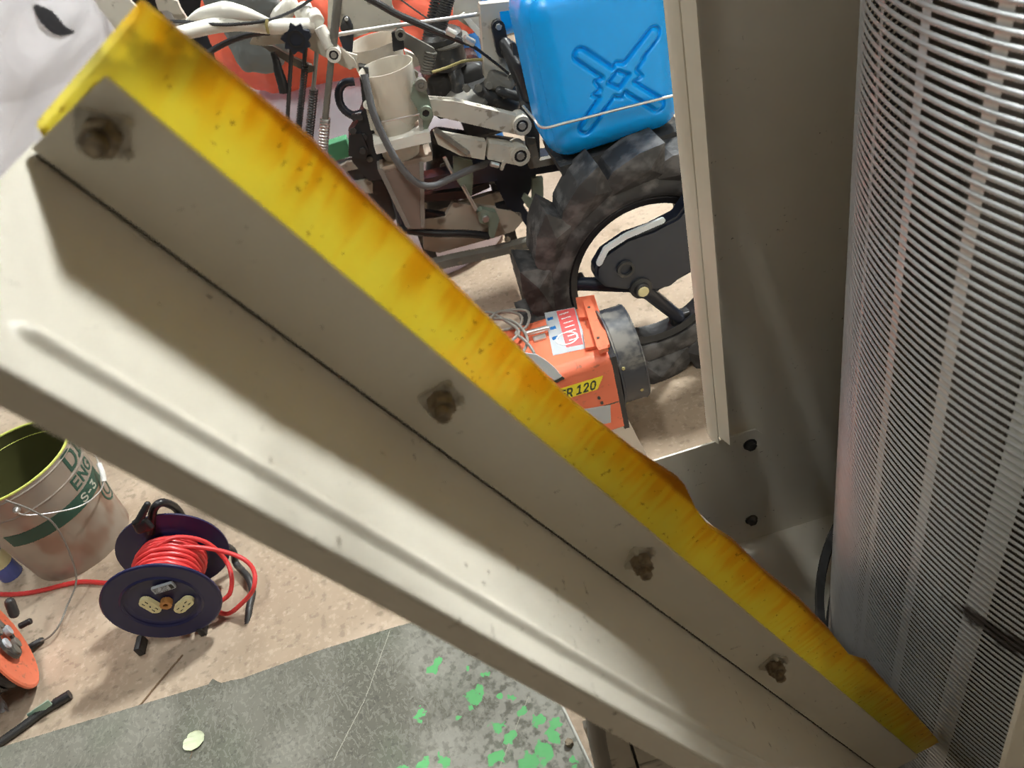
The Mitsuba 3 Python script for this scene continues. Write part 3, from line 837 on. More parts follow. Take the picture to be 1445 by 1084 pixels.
part(orr, 'socket_ring', lathe([(0.030, -0.004), (0.030, -0.009), (0.046, -0.009), (0.049, -0.004)], oc, -on, 48), 'mat_dark', 'dark socket ring')
for k in range(6):
    a = k * np.pi / 3 + 0.3
    p = oc + on * 0.004 + 0.031 * (math.cos(a) * oe + math.sin(a) * zt)
    part(orr, 'socket', cyl(p, p + on * 0.010, 0.0115, 20, 0.001), 'mat_cast' if k % 3 else 'mat_print_grey', 'round grey socket')
kn = oc + on * 0.004 + np.array((-1.0847, 1.1, 0.1375)) * 0
for u, v, y, s in ((20, 862, 1.13, 0.012), (36, 880, 1.085, 0.010)):
    pass
p1, p2 = (-1.1245, 1.12, 0.1342), (-1.1205, 1.13, 0.1588)
part(orr, 'latch', hull([(p1, 0.010), (p2, 0.010)]), 'mat_dark', 'dark latch on the rim')
q1, q2 = (-1.1189, 1.1, 0.1139), (-1.0954, 1.105, 0.1148)
part(orr, 'knob', cyl(q1, q2, 0.0065, 16, 0.001), 'mat_black', 'black crank knob')
part(orr, 'stand', tube([(-1.2407, 0.8869, 0.0085), (-1.1906, 0.9052, 0.0085), (-1.1412, 0.9287, 0.0085), (-1.0917, 0.9561, 0.0085), (-1.0414, 0.9768, 0.0085)], 0.0085, 14), 'mat_dark', 'black tube foot')
part(orr, 'grip_cap', tube([(-1.0679, 0.9666, 0.009), (-1.0399, 0.9776, 0.009)], 0.0098, 16, 0), 'mat_black')
part(orr, 'tape_flag', prism(Polygon([(-1.1176, 0.018), (-1.059, 0.04), (-1.0607, 0.0238), (-1.1226, -0.0028)]), 0.954, 0.956), 'mat_mint', 'pale green tape')
part(orr, 'plug', hull([((-1.2144, 1.02, 0.0209), 0.014), ((-1.1953, 1, 0.0024), 0.010)]), 'mat_print_grey', 'grey plug')
for du in (0, 7):
    a, b = [(-1.1909, 1, 0.0087), (-1.1933, 1, -0.008)][du > 0], [(-1.1807, 0.99, 0.0007), (-1.1848, 0.99, -0.0211)][du > 0]
    part(orr, 'prong', tube([a, b], 0.002, 8, 0), 'mat_zinc')
cp = thing('cord_plug', 'small black plug on a thin grey cord lying beside the orange reel', 'plug')
part(cp, 'body', hull([((-1.1759, 1.1314, 0.012), 0.008), ((-1.1552, 1.1435, 0.01), 0.007)]), 'mat_black')
part(cp, 'cord', tube([(-1.148, 1.135, 0.0167), (-1.1254, 1.14, 0.0192), (-1.1061, 1.16, 0.0259), (-1.0978, 1.2, 0.0322), (-1.0745, 1.235, 0.0537), (-1.0579, 1.25, 0.0926), (-1.0375, 1.258, 0.1627), (-1.0293, 1.262, 0.2202), (-1.0395, 1.265, 0.2476), (-1.0555, 1.268, 0.2772), (-1.0769, 1.268, 0.3098)], 0.0021, 7), 'mat_grey_cord')

# ------------------------------------------------------------------ oil pail
PC, PR0, PR1, PH = (-1.15, 1.44), 0.120, 0.140, 0.290
pail = thing('oil_pail', 'dented silver oil pail with dark green print and a wire handle', 'pail')


def pr(z):
    return PR0 + (PR1 - PR0) * min(max(z, 0) / PH, 1)


part(pail, 'body', lathe([(1e-4, 0.004), (PR0 - 0.004, 0.004), (PR0, 0.0), (pr(0.10), 0.10), (pr(0.226), 0.226), (pr(0.229) + 0.0018, 0.229), (pr(0.232), 0.232), (pr(0.274), 0.274), (pr(0.277) + 0.002, 0.277), (pr(0.28), 0.280), (PR1 - 0.001, PH - 0.004), (PR1 - 0.0035, PH - 0.003), (PR0 - 0.003, 0.05), (1e-4, 0.012)], (*PC, 0), (0, 0, 1), 96), 'mat_pail', smooth=25)
part(pail, 'rim', lathe([(PR1 - 0.003 + 0.0030 * math.cos(a), PH - 0.002 + 0.0030 * math.sin(a)) for a in np.linspace(0, 2 * np.pi, 11)], (*PC, 0), (0, 0, 1), 96), 'mat_pail_rim', 'yellow rolled rim')
part(pail, 'lining', lathe([(PR1 - 0.0050, PH - 0.004), (PR0 - 0.004, 0.10), (1e-4, 0.10)], (*PC, 0), (0, 0, 1), 72), 'mat_pail_inside', 'dark oily yellow inside')
part(pail, 'lining_ring', lathe([(PR1 - 0.006, 0.262), (PR1 - 0.0085, 0.259), (PR1 - 0.006, 0.256)], (*PC, 0), (0, 0, 1), 72), 'mat_pail_rim')


def wrap(m, ang, z, off=0.0004, slant=0.0):
    """flat print (x along, y up, z out) laid round the pail."""
    m = m.copy()
    m = m.subdivide_to_size(0.012) if hasattr(m, 'subdivide_to_size') else m
    v = m.vertices
    zz = z + v[:, 1]
    rr = np.array([pr(q) for q in zz]) + off + v[:, 2]
    a = math.radians(ang) + v[:, 0] / PR0
    return tm(np.stack([PC[0] + rr * np.cos(a), PC[1] + rr * np.sin(a), zz], 1), m.faces)


def flat(poly, d=0.0006):
    return trimesh.creation.extrude_polygon(poly, d, engine='earcut')


part(pail, 'lettering', wrap(meshkit.text_mesh('DIE', 0.046, 0.0006, True), -19, 0.236), 'mat_green_print', 'dark green letters DIE')
part(pail, 'lettering', wrap(meshkit.text_mesh('ENG', 0.030, 0.0006, True), -26, 0.193), 'mat_green_print', 'dark green letters ENG')
band = flat(shapely.box(-0.150, 0.0, 0.085, 0.036))
part(pail, 'print_band', wrap(band, -24, 0.148), 'mat_green_print', 'dark green band')
part(pail, 'lettering', wrap(meshkit.text_mesh('S-3', 0.021, 0.0006, True), -27, 0.1555, 0.0010), 'mat_pail_print', 'light letters S-3')
part(pail, 'print_band', wrap(flat(shapely.box(0.0, 0.0, 0.020, 0.036)), -105, 0.148), 'mat_green_print')
em = flat(Point(0, 0).buffer(0.034, 16).difference(Point(0, 0).buffer(0.029, 16)))
part(pail, 'emblem_ring', wrap(em, 14, 0.118), 'mat_green_print', 'dark green emblem ring')
em2 = flat(Point(0, 0).buffer(0.020, 16).difference(Point(0, 0).buffer(0.016, 16)))
part(pail, 'emblem_ring', wrap(em2, 14, 0.118), 'mat_green_print')


def pp(u_ang, z, off):
    a = math.radians(u_ang)
    r = pr(z) + off
    return (PC[0] + r * math.cos(a), PC[1] + r * math.sin(a), z)


part(pail, 'handle_ear', hull([(pp(-72, 0.250, 0.004), 0.008), (pp(-72, 0.250, 0.010), 0.005)]), 'mat_zinc', 'bright handle ear')
part(pail, 'handle_wire', tube([pp(-72, 0.246, 0.012), pp(-68, 0.232, 0.014), pp(-60, 0.216, 0.016), pp(-50, 0.198, 0.018), pp(-38, 0.178, 0.022), pp(-26, 0.165, 0.024), pp(-13, 0.158, 0.024), pp(-1, 0.158, 0.022)], 0.0019, 8), 'mat_zinc', 'bent wire handle')
part(pail, 'handle_grip', tube([pp(-1, 0.158, 0.022), pp(5, 0.174, 0.022), pp(11, 0.190, 0.020)], 0.006, 14), 'mat_print_white', 'white tube grip')
part(pail, 'handle_wire', tube([pp(11, 0.190, 0.020), pp(24, 0.215, 0.018), pp(52, 0.240, 0.012), pp(92, 0.250, 0.01)], 0.0019, 8), 'mat_zinc')
bt = thing('spray_bottle', 'blue and white bottle standing against the left side of the pail', 'bottle')
b0 = np.array((-1.1139, 1.225, 0.1532))
bx, by = -1.318, 1.395
part(bt, 'body', lathe([(1e-4, 0), (0.024, 0.0), (0.026, 0.004), (0.026, 0.12), (0.018, 0.145), (0.012, 0.15), (0.012, 0.165), (1e-4, 0.166)], (bx, by, 0.0), (0, 0, 1), 28), 'mat_bottle_blue')
part(bt, 'label_band', pipe((bx, by, 0.045), (bx, by, 0.085), 0.0265, 0.0255), 'mat_ivory', 'cream label band')
part(bt, 'cap', cyl((bx, by, 0.155), (bx, by, 0.19), 0.015, 24, 0.002), 'mat_print_white', 'white cap')

# ------------------------------------------------------------------ orange space heater
ht = thing('portable_heater', 'orange portable heater with a black round nozzle standing in front of the wheel', 'heater')
HX0, HX1, HY0, HY1, HZ0, HZ1 = -0.20, 0.192, 1.095, 1.305, 0.150, 0.330


def heater_shell():
    prof = []
    r = 0.030
    for cy, cz, a0 in ((HY0 + r, HZ1 - r, 180), (HY1 - r, HZ1 - r, 90)):
        for a in np.linspace(a0, a0 - 90, 8):
            prof.append((cy + r * math.cos(math.radians(a)), cz + r * math.sin(math.radians(a))))
    prof = [(HY0, HZ0)] + prof + [(HY1, HZ0)]
    g = Polygon(prof)
    m = trimesh.creation.extrude_polygon(g, HX1 - HX0, engine='earcut')
    v = m.vertices
    return tm(np.stack([HX0 + v[:, 2], v[:, 0], v[:, 1]], 1), m.faces)


part(ht, 'housing', heater_shell(), 'mat_orange', 'orange sheet metal housing', smooth=30)
part(ht, 'seam', box(HX0, HX1 + 0.0005, HY0 - 0.0008, HY0 + 0.001, 0.2175, 0.2195), 'mat_dark')
part(ht, 'end_seal', box(HX1, HX1 + 0.011, HY0 + 0.004, HY1 - 0.004, HZ0 - 0.012, HZ1 - 0.004), 'mat_black', 'black end seal')
NC = (HX1 + 0.011, 1.205, 0.243)
part(ht, 'nozzle', lathe([(0.070, 0.0), (0.098, 0.0), (0.1035, 0.003), (0.1035, 0.006), (0.099, 0.009), (0.099, 0.052), (0.1005, 0.055), (0.099, 0.058), (0.095, 0.058), (0.094, 0.004), (0.070, 0.003)], NC, (1, 0, 0), 80), 'mat_nozzle', 'black round nozzle')
part(ht, 'burner_plate', lathe([(1e-4, 0.012), (0.093, 0.010), (0.093, 0.014), (1e-4, 0.016)], NC, (1, 0, 0), 48), 'mat_dark')
for u in ((-80, 0.036), (-58, 0.010), (-120, 0.012), (-62, 0.04)):
    a = math.radians(u[0])
    c0 = np.array((NC[0] + u[1], NC[1] + 0.099 * math.sin(a), NC[2] + 0.0))
for a_, h in ((195, 0.034), (158, 0.006), (225, 0.004)):
    a = math.radians(a_)
    d = np.array((0, math.cos(a), math.sin(a)))
    c0 = np.array(NC) + (h + 0.006, 0, 0) + d * 0.098
    part(ht, 'screw', cyl(c0, c0 + d * 0.0035, 0.0036, 12, 0.001), 'mat_khaki', 'brass coloured screw')
part(ht, 'stand', cat(prism([(0.150, 0.15), (0.205, 0.15), (0.235, 0.01), (0.235, 0.0), (0.215, 0.0), (0.19, 0.05)], 1.11, 1.13)), 'mat_steel', 'grey leg')
part(ht, 'stand', cat(prism([(0.150, 0.15), (0.205, 0.15), (0.235, 0.01), (0.235, 0.0), (0.215, 0.0), (0.19, 0.05)], 1.27, 1.29)), 'mat_dark')
part(ht, 'stand', prism([(-0.19, 0.15), (-0.15, 0.15), (-0.18, 0.0), (-0.20, 0.0)], 1.11, 1.29), 'mat_dark')
part(ht, 'stand_plate', box(0.14, 0.205, 1.11, 1.29, 0.135, 0.151), 'mat_dark')
# bracket on the top
bm = [(0.1997, 1.3004), (0.2165, 1.2993), (0.1928, 1.1161), (0.1801, 1.1206)]
def quad(uvz):
    return uvz


def top_plate(pts, z0, z1):
    return slab(Polygon(pts), z0, z1)


bkt = part(ht, 'bracket', top_plate([(0.1819, 1.3137), (0.2195, 1.3031), (0.2004, 1.1263), (0.1833, 1.116), (0.1846, 1.13), (0.1551, 1.1361), (0.1651, 1.1943), (0.1823, 1.1926), (0.1876, 1.2328), (0.17, 1.2401)], 0.331, 0.338), 'mat_orange', 'orange top bracket')
part(bkt, 'cover_strip', top_plate([(0.1922, 1.2943), (0.2081, 1.2907), (0.1924, 1.1046), (0.1744, 1.1047), (0.1737, 1.1171)], 0.338, 0.3475), 'mat_orange')
for u, v in ((831, 434), (844, 477)):
    c0 = np.array([(0.1951, 1.2493, 0.348), (0.1835, 1.1414, 0.348)][u > 840])
    part(bkt, 'screw', cyl(c0 - (0, 0, 0.002), c0 + (0, 0, 0.0012), 0.0028, 12), 'mat_dark')
st = part(ht, 'sticker', top_plate([(0.1094, 1.3046), (0.1728, 1.2908), (0.1615, 1.144), (0.0923, 1.154)], 0.3296, 0.3308), 'mat_print_grey', 'silver and red warning sticker')
part(st, 'red_panel', top_plate([(0.1339, 1.2962), (0.1708, 1.2891), (0.1557, 1.1597), (0.1225, 1.1652)], 0.3308, 0.3313), 'mat_print_red')
for k, q in enumerate([(0.1422, 1.2798), (0.1426, 1.2627), (0.1429, 1.2459), (0.1419, 1.2301), (0.1409, 1.2145), (0.1399, 1.1992), (0.139, 1.1841)]):
    part(st, 'print_line', box(q[0] - 0.006, q[0] + 0.014, q[1] - 0.0016, q[1] + 0.0016, 0.3313, 0.3317), 'mat_print_white')
for q in [(0.1157, 1.2781), (0.1135, 1.2433), (0.1096, 1.2081)]:
    part(st, 'print_line', box(q[0] - 0.006, q[0] + 0.006, q[1] - 0.006, q[1] + 0.004, 0.3308, 0.3313), 'mat_blue_dark')
oq = np.array((0.1311, 1.1936, 0.332))
ring = Point(0, 0).buffer(0.0225, 24).difference(Point(0, 0).buffer(0.0195, 24))
ring = shapely.affinity.translate(shapely.affinity.scale(ring, 1.0, 0.95), oq[0], oq[1])
part(st, 'white_ring', slab(ring, 0.3313, 0.3320), 'mat_print_white', 'white ring')
lp = [(0.0271, 0.322), (0.1708, 0.2937), (0.1547, 0.2657), (0.021, 0.2956)]
lbl = part(ht, 'name_label', prism(Polygon([(lp[1][0] - 0.16, lp[1][1] + 0.001), lp[1], (lp[2][0], lp[2][1]), (lp[2][0] - 0.152, lp[2][1])]), 1.0938, 1.0955), 'mat_yellow', 'yellow name label reading ER 120')
txt = meshkit.text_mesh('ER 120', 0.0205, 0.0006, True)
v = txt.vertices
ex = v[:, 0].max()
txt = tm(np.stack([lp[2][0] - 0.0035 - (ex - v[:, 0]) * 0.76 + 0.25 * (v[:, 1]), 1.0938 - v[:, 2], lp[2][1] + 0.0030 + v[:, 1]], 1), txt.faces)
part(lbl, 'lettering', txt, 'mat_print_black')
sw = [(0.059, 0.3891), (0.0726, 0.3703), (0.0845, 0.3486), (0.0943, 0.322), (0.0793, 0.3173), (0.0558, 0.3563), (0.0334, 0.3787), (0.0268, 0.4081)]
part(ht, 'swoosh', prism(sw, 1.0940, 1.0955), 'mat_silver', 'silver curved stripe')
part(ht, 'swoosh_tip', prism([(0.0943, 0.322), (0.0985, 0.3151), (0.0809, 0.3114), (0.0755, 0.3189)], 1.0940, 1.0955), 'mat_print_black')
part(ht, 'data_label', prism([(0.1075, 0.2286), (0.1728, 0.2173), (0.1669, 0.1711), (0.1059, 0.1806)], 1.0940, 1.0955), 'mat_print_grey', 'grey data label')
for k in range(3):
    part(ht, 'data_print', box(0.112 - 0.004 * k, 0.140 - 0.003 * k, 1.0935, 1.0941, 0.186 - k * 0.0085, 0.189 - k * 0.0085), 'mat_print_black')
for u, v in ((845, 560), (850, 567)):
    c0 = np.array([(0.1538, 1.095, 0.2438), (0.1572, 1.095, 0.2293)][v > 565])
    part(ht, 'screw', cyl(c0, c0 - (0, 0.003, 0), 0.003, 12), 'mat_dark')
fit = np.array((0.0718, 1.2355, 0.342))
part(ht, 'hose_fitting', cat(tube([(0.0569, 1.2358, 0.342), (0.0777, 1.2349, 0.342), (0.1056, 1.2327, 0.342)], 0.0055, 12, 0), box(fit[0] - 0.004, fit[0] + 0.022, fit[1] - 0.022, fit[1] - 0.004, 0.330, 0.334)), 'mat_zinc', 'metal hose fitting')
co = [(-0.004, 1.3, 0.3658), (0.0341, 1.3, 0.3645), (0.059, 1.28, 0.3572), (0.0484, 1.26, 0.3489), (0.0084, 1.24, 0.3663), (-0.0073, 1.26, 0.3786), (0.02, 1.3, 0.3696), (0.0702, 1.3, 0.3548), (0.0751, 1.28, 0.3476), (0.0611, 1.25, 0.3472), (0.0376, 1.22, 0.3617), (0.0487, 1.19, 0.3603), (0.0577, 1.16, 0.3516), (0.0557, 1.14, 0.3369), (0.0448, 1.12, 0.333)]
part(ht, 'power_cord', tube([(p[0], p[1], max(p[2], 0.337)) if p[1] > 1.13 else p for p in co], 0.0032, 8), 'mat_grey_cord', 'grey cord coiled on the top')
co2 = [(-0.0292, 1.27, 0.3748), (0.0086, 1.28, 0.3686), (0.0441, 1.25, 0.3642), (0.0553, 1.2, 0.3545), (0.0334, 1.16, 0.3521), (0.0196, 1.18, 0.3678), (0.0438, 1.22, 0.363), (0.0242, 1.27, 0.3657), (-0.0013, 1.3, 0.3757), (-0.0286, 1.3, 0.3767)]
part(ht, 'power_cord', tube([(p[0], p[1], max(p[2], 0.3425)) for p in co2], 0.0032, 8), 'mat_grey_cord')

# ------------------------------------------------------------------ rice transplanter behind the cabinet
rt = thing('rice_transplanter', 'cream and black rice transplanter with steel arms, seed cups and a lugged wheel', 'rice transplanter')


def plate(name, poly, y0, th, mat, label=None, r=0.003, parent=None):
    g = Polygon(poly).buffer(0)
    if r:
        g2 = g.buffer(-r * 0.6).buffer(r * 1.2, 4).buffer(-r * 0.6, 4)
        g = g2 if not g2.is_empty else g
    return part(parent or rt, name, prism(g, y0, y0 + th), mat, label)


def boss(name, c, ro, ri, y0, y1, mat, core='mat_black', parent=None):
    c = np.asarray(c)
    k = part(parent or rt, name, pipe((c[0], y0, c[2]), (c[0], y1, c[2]), ro, ri, 28), mat)
    part(rt if k.count('__') > 1 else k, 'pin' if k.count('__') < 2 else name + '_pin', cyl((c[0], y0 + 0.004, c[2]), (c[0], y1, c[2]), ri * 1.02, 20), core)
    if ri > 0.009:
        part(rt if k.count('__') > 1 else k, 'pin_end', cyl((c[0], y0 + 0.004, c[2]), (c[0], y0 + 0.001, c[2]), ri * 0.62, 18, 0.0008), 'mat_steel')
    return k


def nut_at(parent, c, y, af, mat='mat_zinc', h=0.008):
    return part(parent, 'bolt', hexnut((c[0], y, c[2]), (c[0], y - h, c[2]), af), mat)


# --- wheel
WC = (0.368, 0.283)
WY = 1.42
tyre = [(0.188, -0.030), (0.200, -0.038), (0.222, -0.040), (0.243, -0.030), (0.252, -0.012), (0.252, 0.012), (0.243, 0.030), (0.222, 0.040), (0.200, 0.038), (0.188, 0.030), (0.184, 0.0), (0.188, -0.030)]
whl = part(rt, 'wheel', lathe(tyre, (WC[0], WY, WC[1]), (0, 1, 0), 96), 'mat_tyre', 'black rubber tyre with big lugs')
part(whl, 'rim', lathe([(0.168, -0.022), (0.183, -0.028), (0.189, -0.022), (0.186, 0.0), (0.189, 0.022), (0.183, 0.028), (0.168, 0.022), (0.172, 0.0), (0.168, -0.022)], (WC[0], WY, WC[1]), (0, 1, 0), 80), 'mat_black', 'black wheel rim')
for k in range(14):
    a = math.radians(118 + k * 360 / 14)
    er, et = np.array((math.cos(a), 0, math.sin(a))), np.array((-math.sin(a), 0, math.cos(a)))
    o = np.array((WC[0], WY, WC[1]))

    def lp_(r, t, y):
        return o + er * r + et * t + np.array((0, y, 0))
    v = [lp_(0.228, -0.062, -0.040), lp_(0.222, 0.052, -0.040), lp_(0.300, -0.070, -0.054), lp_(0.297, -0.018, -0.054), lp_(0.276, 0.040, -0.048), lp_(0.246, 0.068, -0.042),
         lp_(0.228, -0.062, 0.040), lp_(0.222, 0.052, 0.040), lp_(0.300, -0.070, 0.052), lp_(0.297, -0.018, 0.052), lp_(0.276, 0.040, 0.046), lp_(0.246, 0.068, 0.040), lp_(0.262, -0.030, -0.066)]
    part(whl, 'lug', trimesh.convex.convex_hull(np.array(v)), 'mat_tyre', smooth=False)
hc = np.array((0.3269, 1.315, 0.2996))
for a0 in (172, 292, 52):
    a = math.radians(a0)
    part(whl, 'spoke', tube([(hc[0], 1.345, hc[2]), (WC[0] + 0.176 * math.cos(a), WY, WC[1] + 0.176 * math.sin(a))], [0.017, 0.015], 16, 2), 'mat_navy')
    e = (WC[0] + 0.168 * math.cos(a), WY, WC[1] + 0.168 * math.sin(a))
    part(whl, 'rim_clamp', rbox(e[0] - 0.024, e[0] + 0.024, WY - 0.014, WY + 0.014, e[2] - 0.016, e[2] + 0.016, 0.005), 'mat_black')
hb_ = part(whl, 'hub', lathe([(1e-4, 0), (0.015, 0.0), (0.017, 0.002), (0.017, 0.010), (0.024, 0.012), (0.026, 0.055), (0.030, 0.075), (1e-4, 0.08)], (hc[0], 1.316, hc[2]), (0, 1, 0), 28), 'mat_dark')
part(rt, 'hub_cap', cyl((hc[0], 1.317, hc[2]), (hc[0], 1.313, hc[2]), 0.0125, 24, 0.002), 'mat_ivory', 'pale hub cap')
# chain case over the wheel
cc = [(0.2389, 0.3772), (0.2623, 0.4039), (0.3151, 0.4233), (0.3694, 0.4251), (0.4246, 0.4363), (0.4835, 0.4969), (0.5663, 0.5011), (0.5917, 0.3806), (0.4683, 0.3149), (0.3914, 0.276), (0.3513, 0.2828), (0.2971, 0.3023), (0.2524, 0.3256), (0.2348, 0.3537)]
ccp = Polygon(cc).buffer(-0.012).buffer(0.024, 8).buffer(-0.012, 8)
part(rt, 'chain_case', cat(prism(ccp, 1.340, 1.372), prism(ccp.buffer(-0.006), 1.334, 1.342)), 'mat_navy', 'glossy dark navy chain case')
rr_ = part(rt, 'case_boss', pipe((0.3005, 1.337, 0.3579), (0.3005, 1.326, 0.3579), 0.0185, 0.013, 28), 'mat_dark')
highlight_line = LineString([(0.2482, 0.3902), (0.2681, 0.4175), (0.313, 0.4322), (0.3914, 0.4418)]).buffer(0.006, 8)
part(rt, 'case_highlight', prism(highlight_line, 1.330, 1.337), 'mat_silver', 'silver line painted as a highlight on the chain case')  # highlight on the dark case, put in as silver colour
part(rt, 'axle_arm', hull([((0.3392, 1.38, 0.2641), 0.022), ((0.4328, 1.38, 0.2873), 0.020), ((0.5166, 1.38, 0.3093), 0.02)]), 'mat_navy')

# --- parallel links in the middle
YL = 1.62
up_ = [(0.0015, 0.726), (0.0605, 0.7036), (0.143, 0.6569), (0.1953, 0.6267), (0.186, 0.5874), (0.1327, 0.6171), (0.0491, 0.6652), (-0.0046, 0.6973)]
plate('upper_link', up_, YL, 0.030, 'mat_dull_cream', 'cream flat upper link')
boss('link_boss', (0.1898, 1.61, 0.6124), 0.0205, 0.0135, YL - 0.012, YL + 0.042, 'mat_dull_cream')
lo1 = [(0.0001, 0.6518), (0.0531, 0.624), (0.1062, 0.5975), (0.0913, 0.5604), (0.0422, 0.5862), (0.0016, 0.6254)]
plate('lower_link', lo1, YL, 0.030, 'mat_dull_cream', 'cream lower link')
lo2 = [(0.1112, 0.5978), (0.1752, 0.5645), (0.1689, 0.5241), (0.0973, 0.564)]
plate('lower_link_sleeve', lo2, YL - 0.01, 0.044, 'mat_dull_cream')
boss('link_boss', (0.17, 1.6, 0.5513), 0.0215, 0.0145, YL - 0.020, YL + 0.042, 'mat_dull_cream')
plate('link_strap', [(0.001, 0.6614), (0.0106, 0.6616), (0.0649, 0.5897), (0.0557, 0.586)], YL - 0.012, 0.012, 'mat_cast')
plate('link_hook', [(0.1305, 0.5521), (0.1359, 0.547), (0.1234, 0.5306), (0.1176, 0.5341)], YL - 0.015, 0.006, 'mat_dull_cream')
part(rt, 'adjusting_bolt', cyl((0.1003, 1.6, 0.5567), (0.1174, 1.6, 0.5461), 0.006, 14, 0.001), 'mat_zinc')
boss('pivot_boss', (-0.0031, 1.6, 0.7031), 0.0145, 0.0075, YL - 0.022, YL + 0.02, 'mat_sage')
plate('pivot_bracket', [(-0.0085, 0.7646), (0.0122, 0.7525), (0.0128, 0.7255), (0.0104, 0.6881), (-0.0088, 0.6674), (-0.0213, 0.6682), (-0.016, 0.7039), (-0.0239, 0.7366)], YL - 0.008, 0.012, 'mat_sage', r=0.004)
plate('pivot_bracket', [(-0.0188, 0.7063), (-0.0108, 0.7069), (-0.0193, 0.666), (-0.0279, 0.6687)], YL - 0.014, 0.008, 'mat_zinc')
b_ = np.array((0.0046, 1.6, 0.7605))
part(rt, 'roller', cat(pipe((b_[0], 1.595, b_[2]), (b_[0], 1.615, b_[2]), 0.0125, 0.006), cyl((b_[0], 1.593, b_[2]), (b_[0], 1.6, b_[2]), 0.0052, 14, 0.001)), 'mat_cast')

# --- seed cups
def cup(cx, cz_top, y, r_top, r_bot, h, name, lab, wall=0.0022):
    prof = [(r_top, 0), (r_top - wall, 0.0), (r_top - wall - 0.002, -0.01), (r_bot, -h + 0.018), (r_bot * 0.86, -h + 0.004), (r_bot * 0.5, -h + wall), (1e-4, -h + wall), (1e-4, -h), (r_bot * 0.55, -h), (r_bot * 0.94, -h + 0.004), (r_bot + wall, -h + 0.018), (r_top, 0)]
    return part(rt, name, lathe(prof, (cx, y, cz_top), (0.02, -0.05, 1), 48), 'mat_cup', lab, smooth=40)


k1 = (-0.054, 1.66, 0.8015)
cup(k1[0], k1[2], 1.66, 0.0585, 0.0435, 0.122, 'seed_cup', 'milky plastic seed cup in front')
k2 = (-0.0664, 1.8, 0.8243)
cup(k2[0], k2[2], 1.80, 0.062, 0.045, 0.13, 'seed_cup', 'milky plastic seed cup behind')
k3 = (-0.0771, 1.66, 0.6816)
part(rt, 'cup_collar', lathe([(0.044, 0.03), (0.046, 0.0), (0.040, -0.020), (0.030, -0.026), (1e-4, -0.027)], (k3[0], 1.66, k3[2] - 0.004), (0, 0, 1), 40), 'mat_cup')
k4 = (-0.0807, 1.66, 0.6238)
part(rt, 'cup_collar', lathe([(0.042, 0.018), (0.043, 0.0), (0.036, -0.018), (0.024, -0.024), (1e-4, -0.025)], (k4[0], 1.66, k4[2]), (0, 0, 1), 40), 'mat_cup')
part(rt, 'retaining_wire', tube([(-0.1095, 1.595, 0.7159), (-0.0647, 1.595, 0.7113), (-0.0163, 1.595, 0.7071)], 0.0019, 8), 'mat_zinc')
plate('cup_bar', [(-0.1289, 0.6751), (-0.0068, 0.667), (-0.0107, 0.6444), (-0.1301, 0.6546)], 1.592, 0.12, 'mat_white_paint', 'white cross bar under the cups', r=0.002)
plate('cup_bar', [(-0.1351, 0.6159), (-0.0169, 0.6082), (-0.0202, 0.5976), (-0.1336, 0.6019)], 1.615, 0.09, 'mat_board', r=0.001)
part(rt, 'cup_frame', hull([(p, 0.008) for p in [(-0.14, 1.7, 0.6108), (-0.0201, 1.7, 0.6039), (-0.0239, 1.7, 0.581), (-0.1376, 1.7, 0.5892)]] + [(p, 0.008) for p in [(-0.1441, 1.75, 0.5935), (-0.0207, 1.75, 0.5863)]]), 'mat_cast')
chu = [(-0.1402, 0.6108), (-0.041, 0.5992), (-0.0866, 0.4473), (-0.124, 0.46), (-0.1318, 0.5123)]


def chute_box(poly, y0, y1, t=0.002):
    g = Polygon(poly)
    return prism(g, y0, y0 + t), prism(g, y1 - t, y1)


f_, b2_ = chute_box(chu, 1.615, 1.70)
part(rt, 'feed_chute', cat(f_, b2_), 'mat_smoke_plastic', 'smoky clear plastic feed chute')
plate('chute_side', [(-0.1408, 0.6149), (-0.1301, 0.6131), (-0.1155, 0.4619), (-0.1263, 0.4656)], 1.612, 0.088, 'mat_grey_cord', r=0.0)
plate('chute_side', [(-0.0492, 0.6023), (-0.0398, 0.6009), (-0.0845, 0.4514), (-0.0939, 0.4546)], 1.612, 0.088, 'mat_grey_cord', r=0.0)
plate('chute_tab', [(-0.0938, 0.5194), (-0.0821, 0.5191), (-0.0967, 0.4694), (-0.1071, 0.4692)], 1.640, 0.01, 'mat_orange', 'orange strip inside the chute', r=0.0)
hose = [(-0.0981, 1.6, 0.8125), (-0.1023, 1.59, 0.7778), (-0.1057, 1.58, 0.7407), (-0.1023, 1.575, 0.6957), (-0.0949, 1.57, 0.6466), (-0.0818, 1.57, 0.6017), (-0.0628, 1.575, 0.5702), (-0.0344, 1.58, 0.5555), (0.0061, 1.6, 0.5512), (0.0518, 1.63, 0.5452), (0.1025, 1.68, 0.5272)]
part(rt, 'hose', tube(hose, 0.0078, 12), 'mat_grey_rubber', 'grey rubber hose')

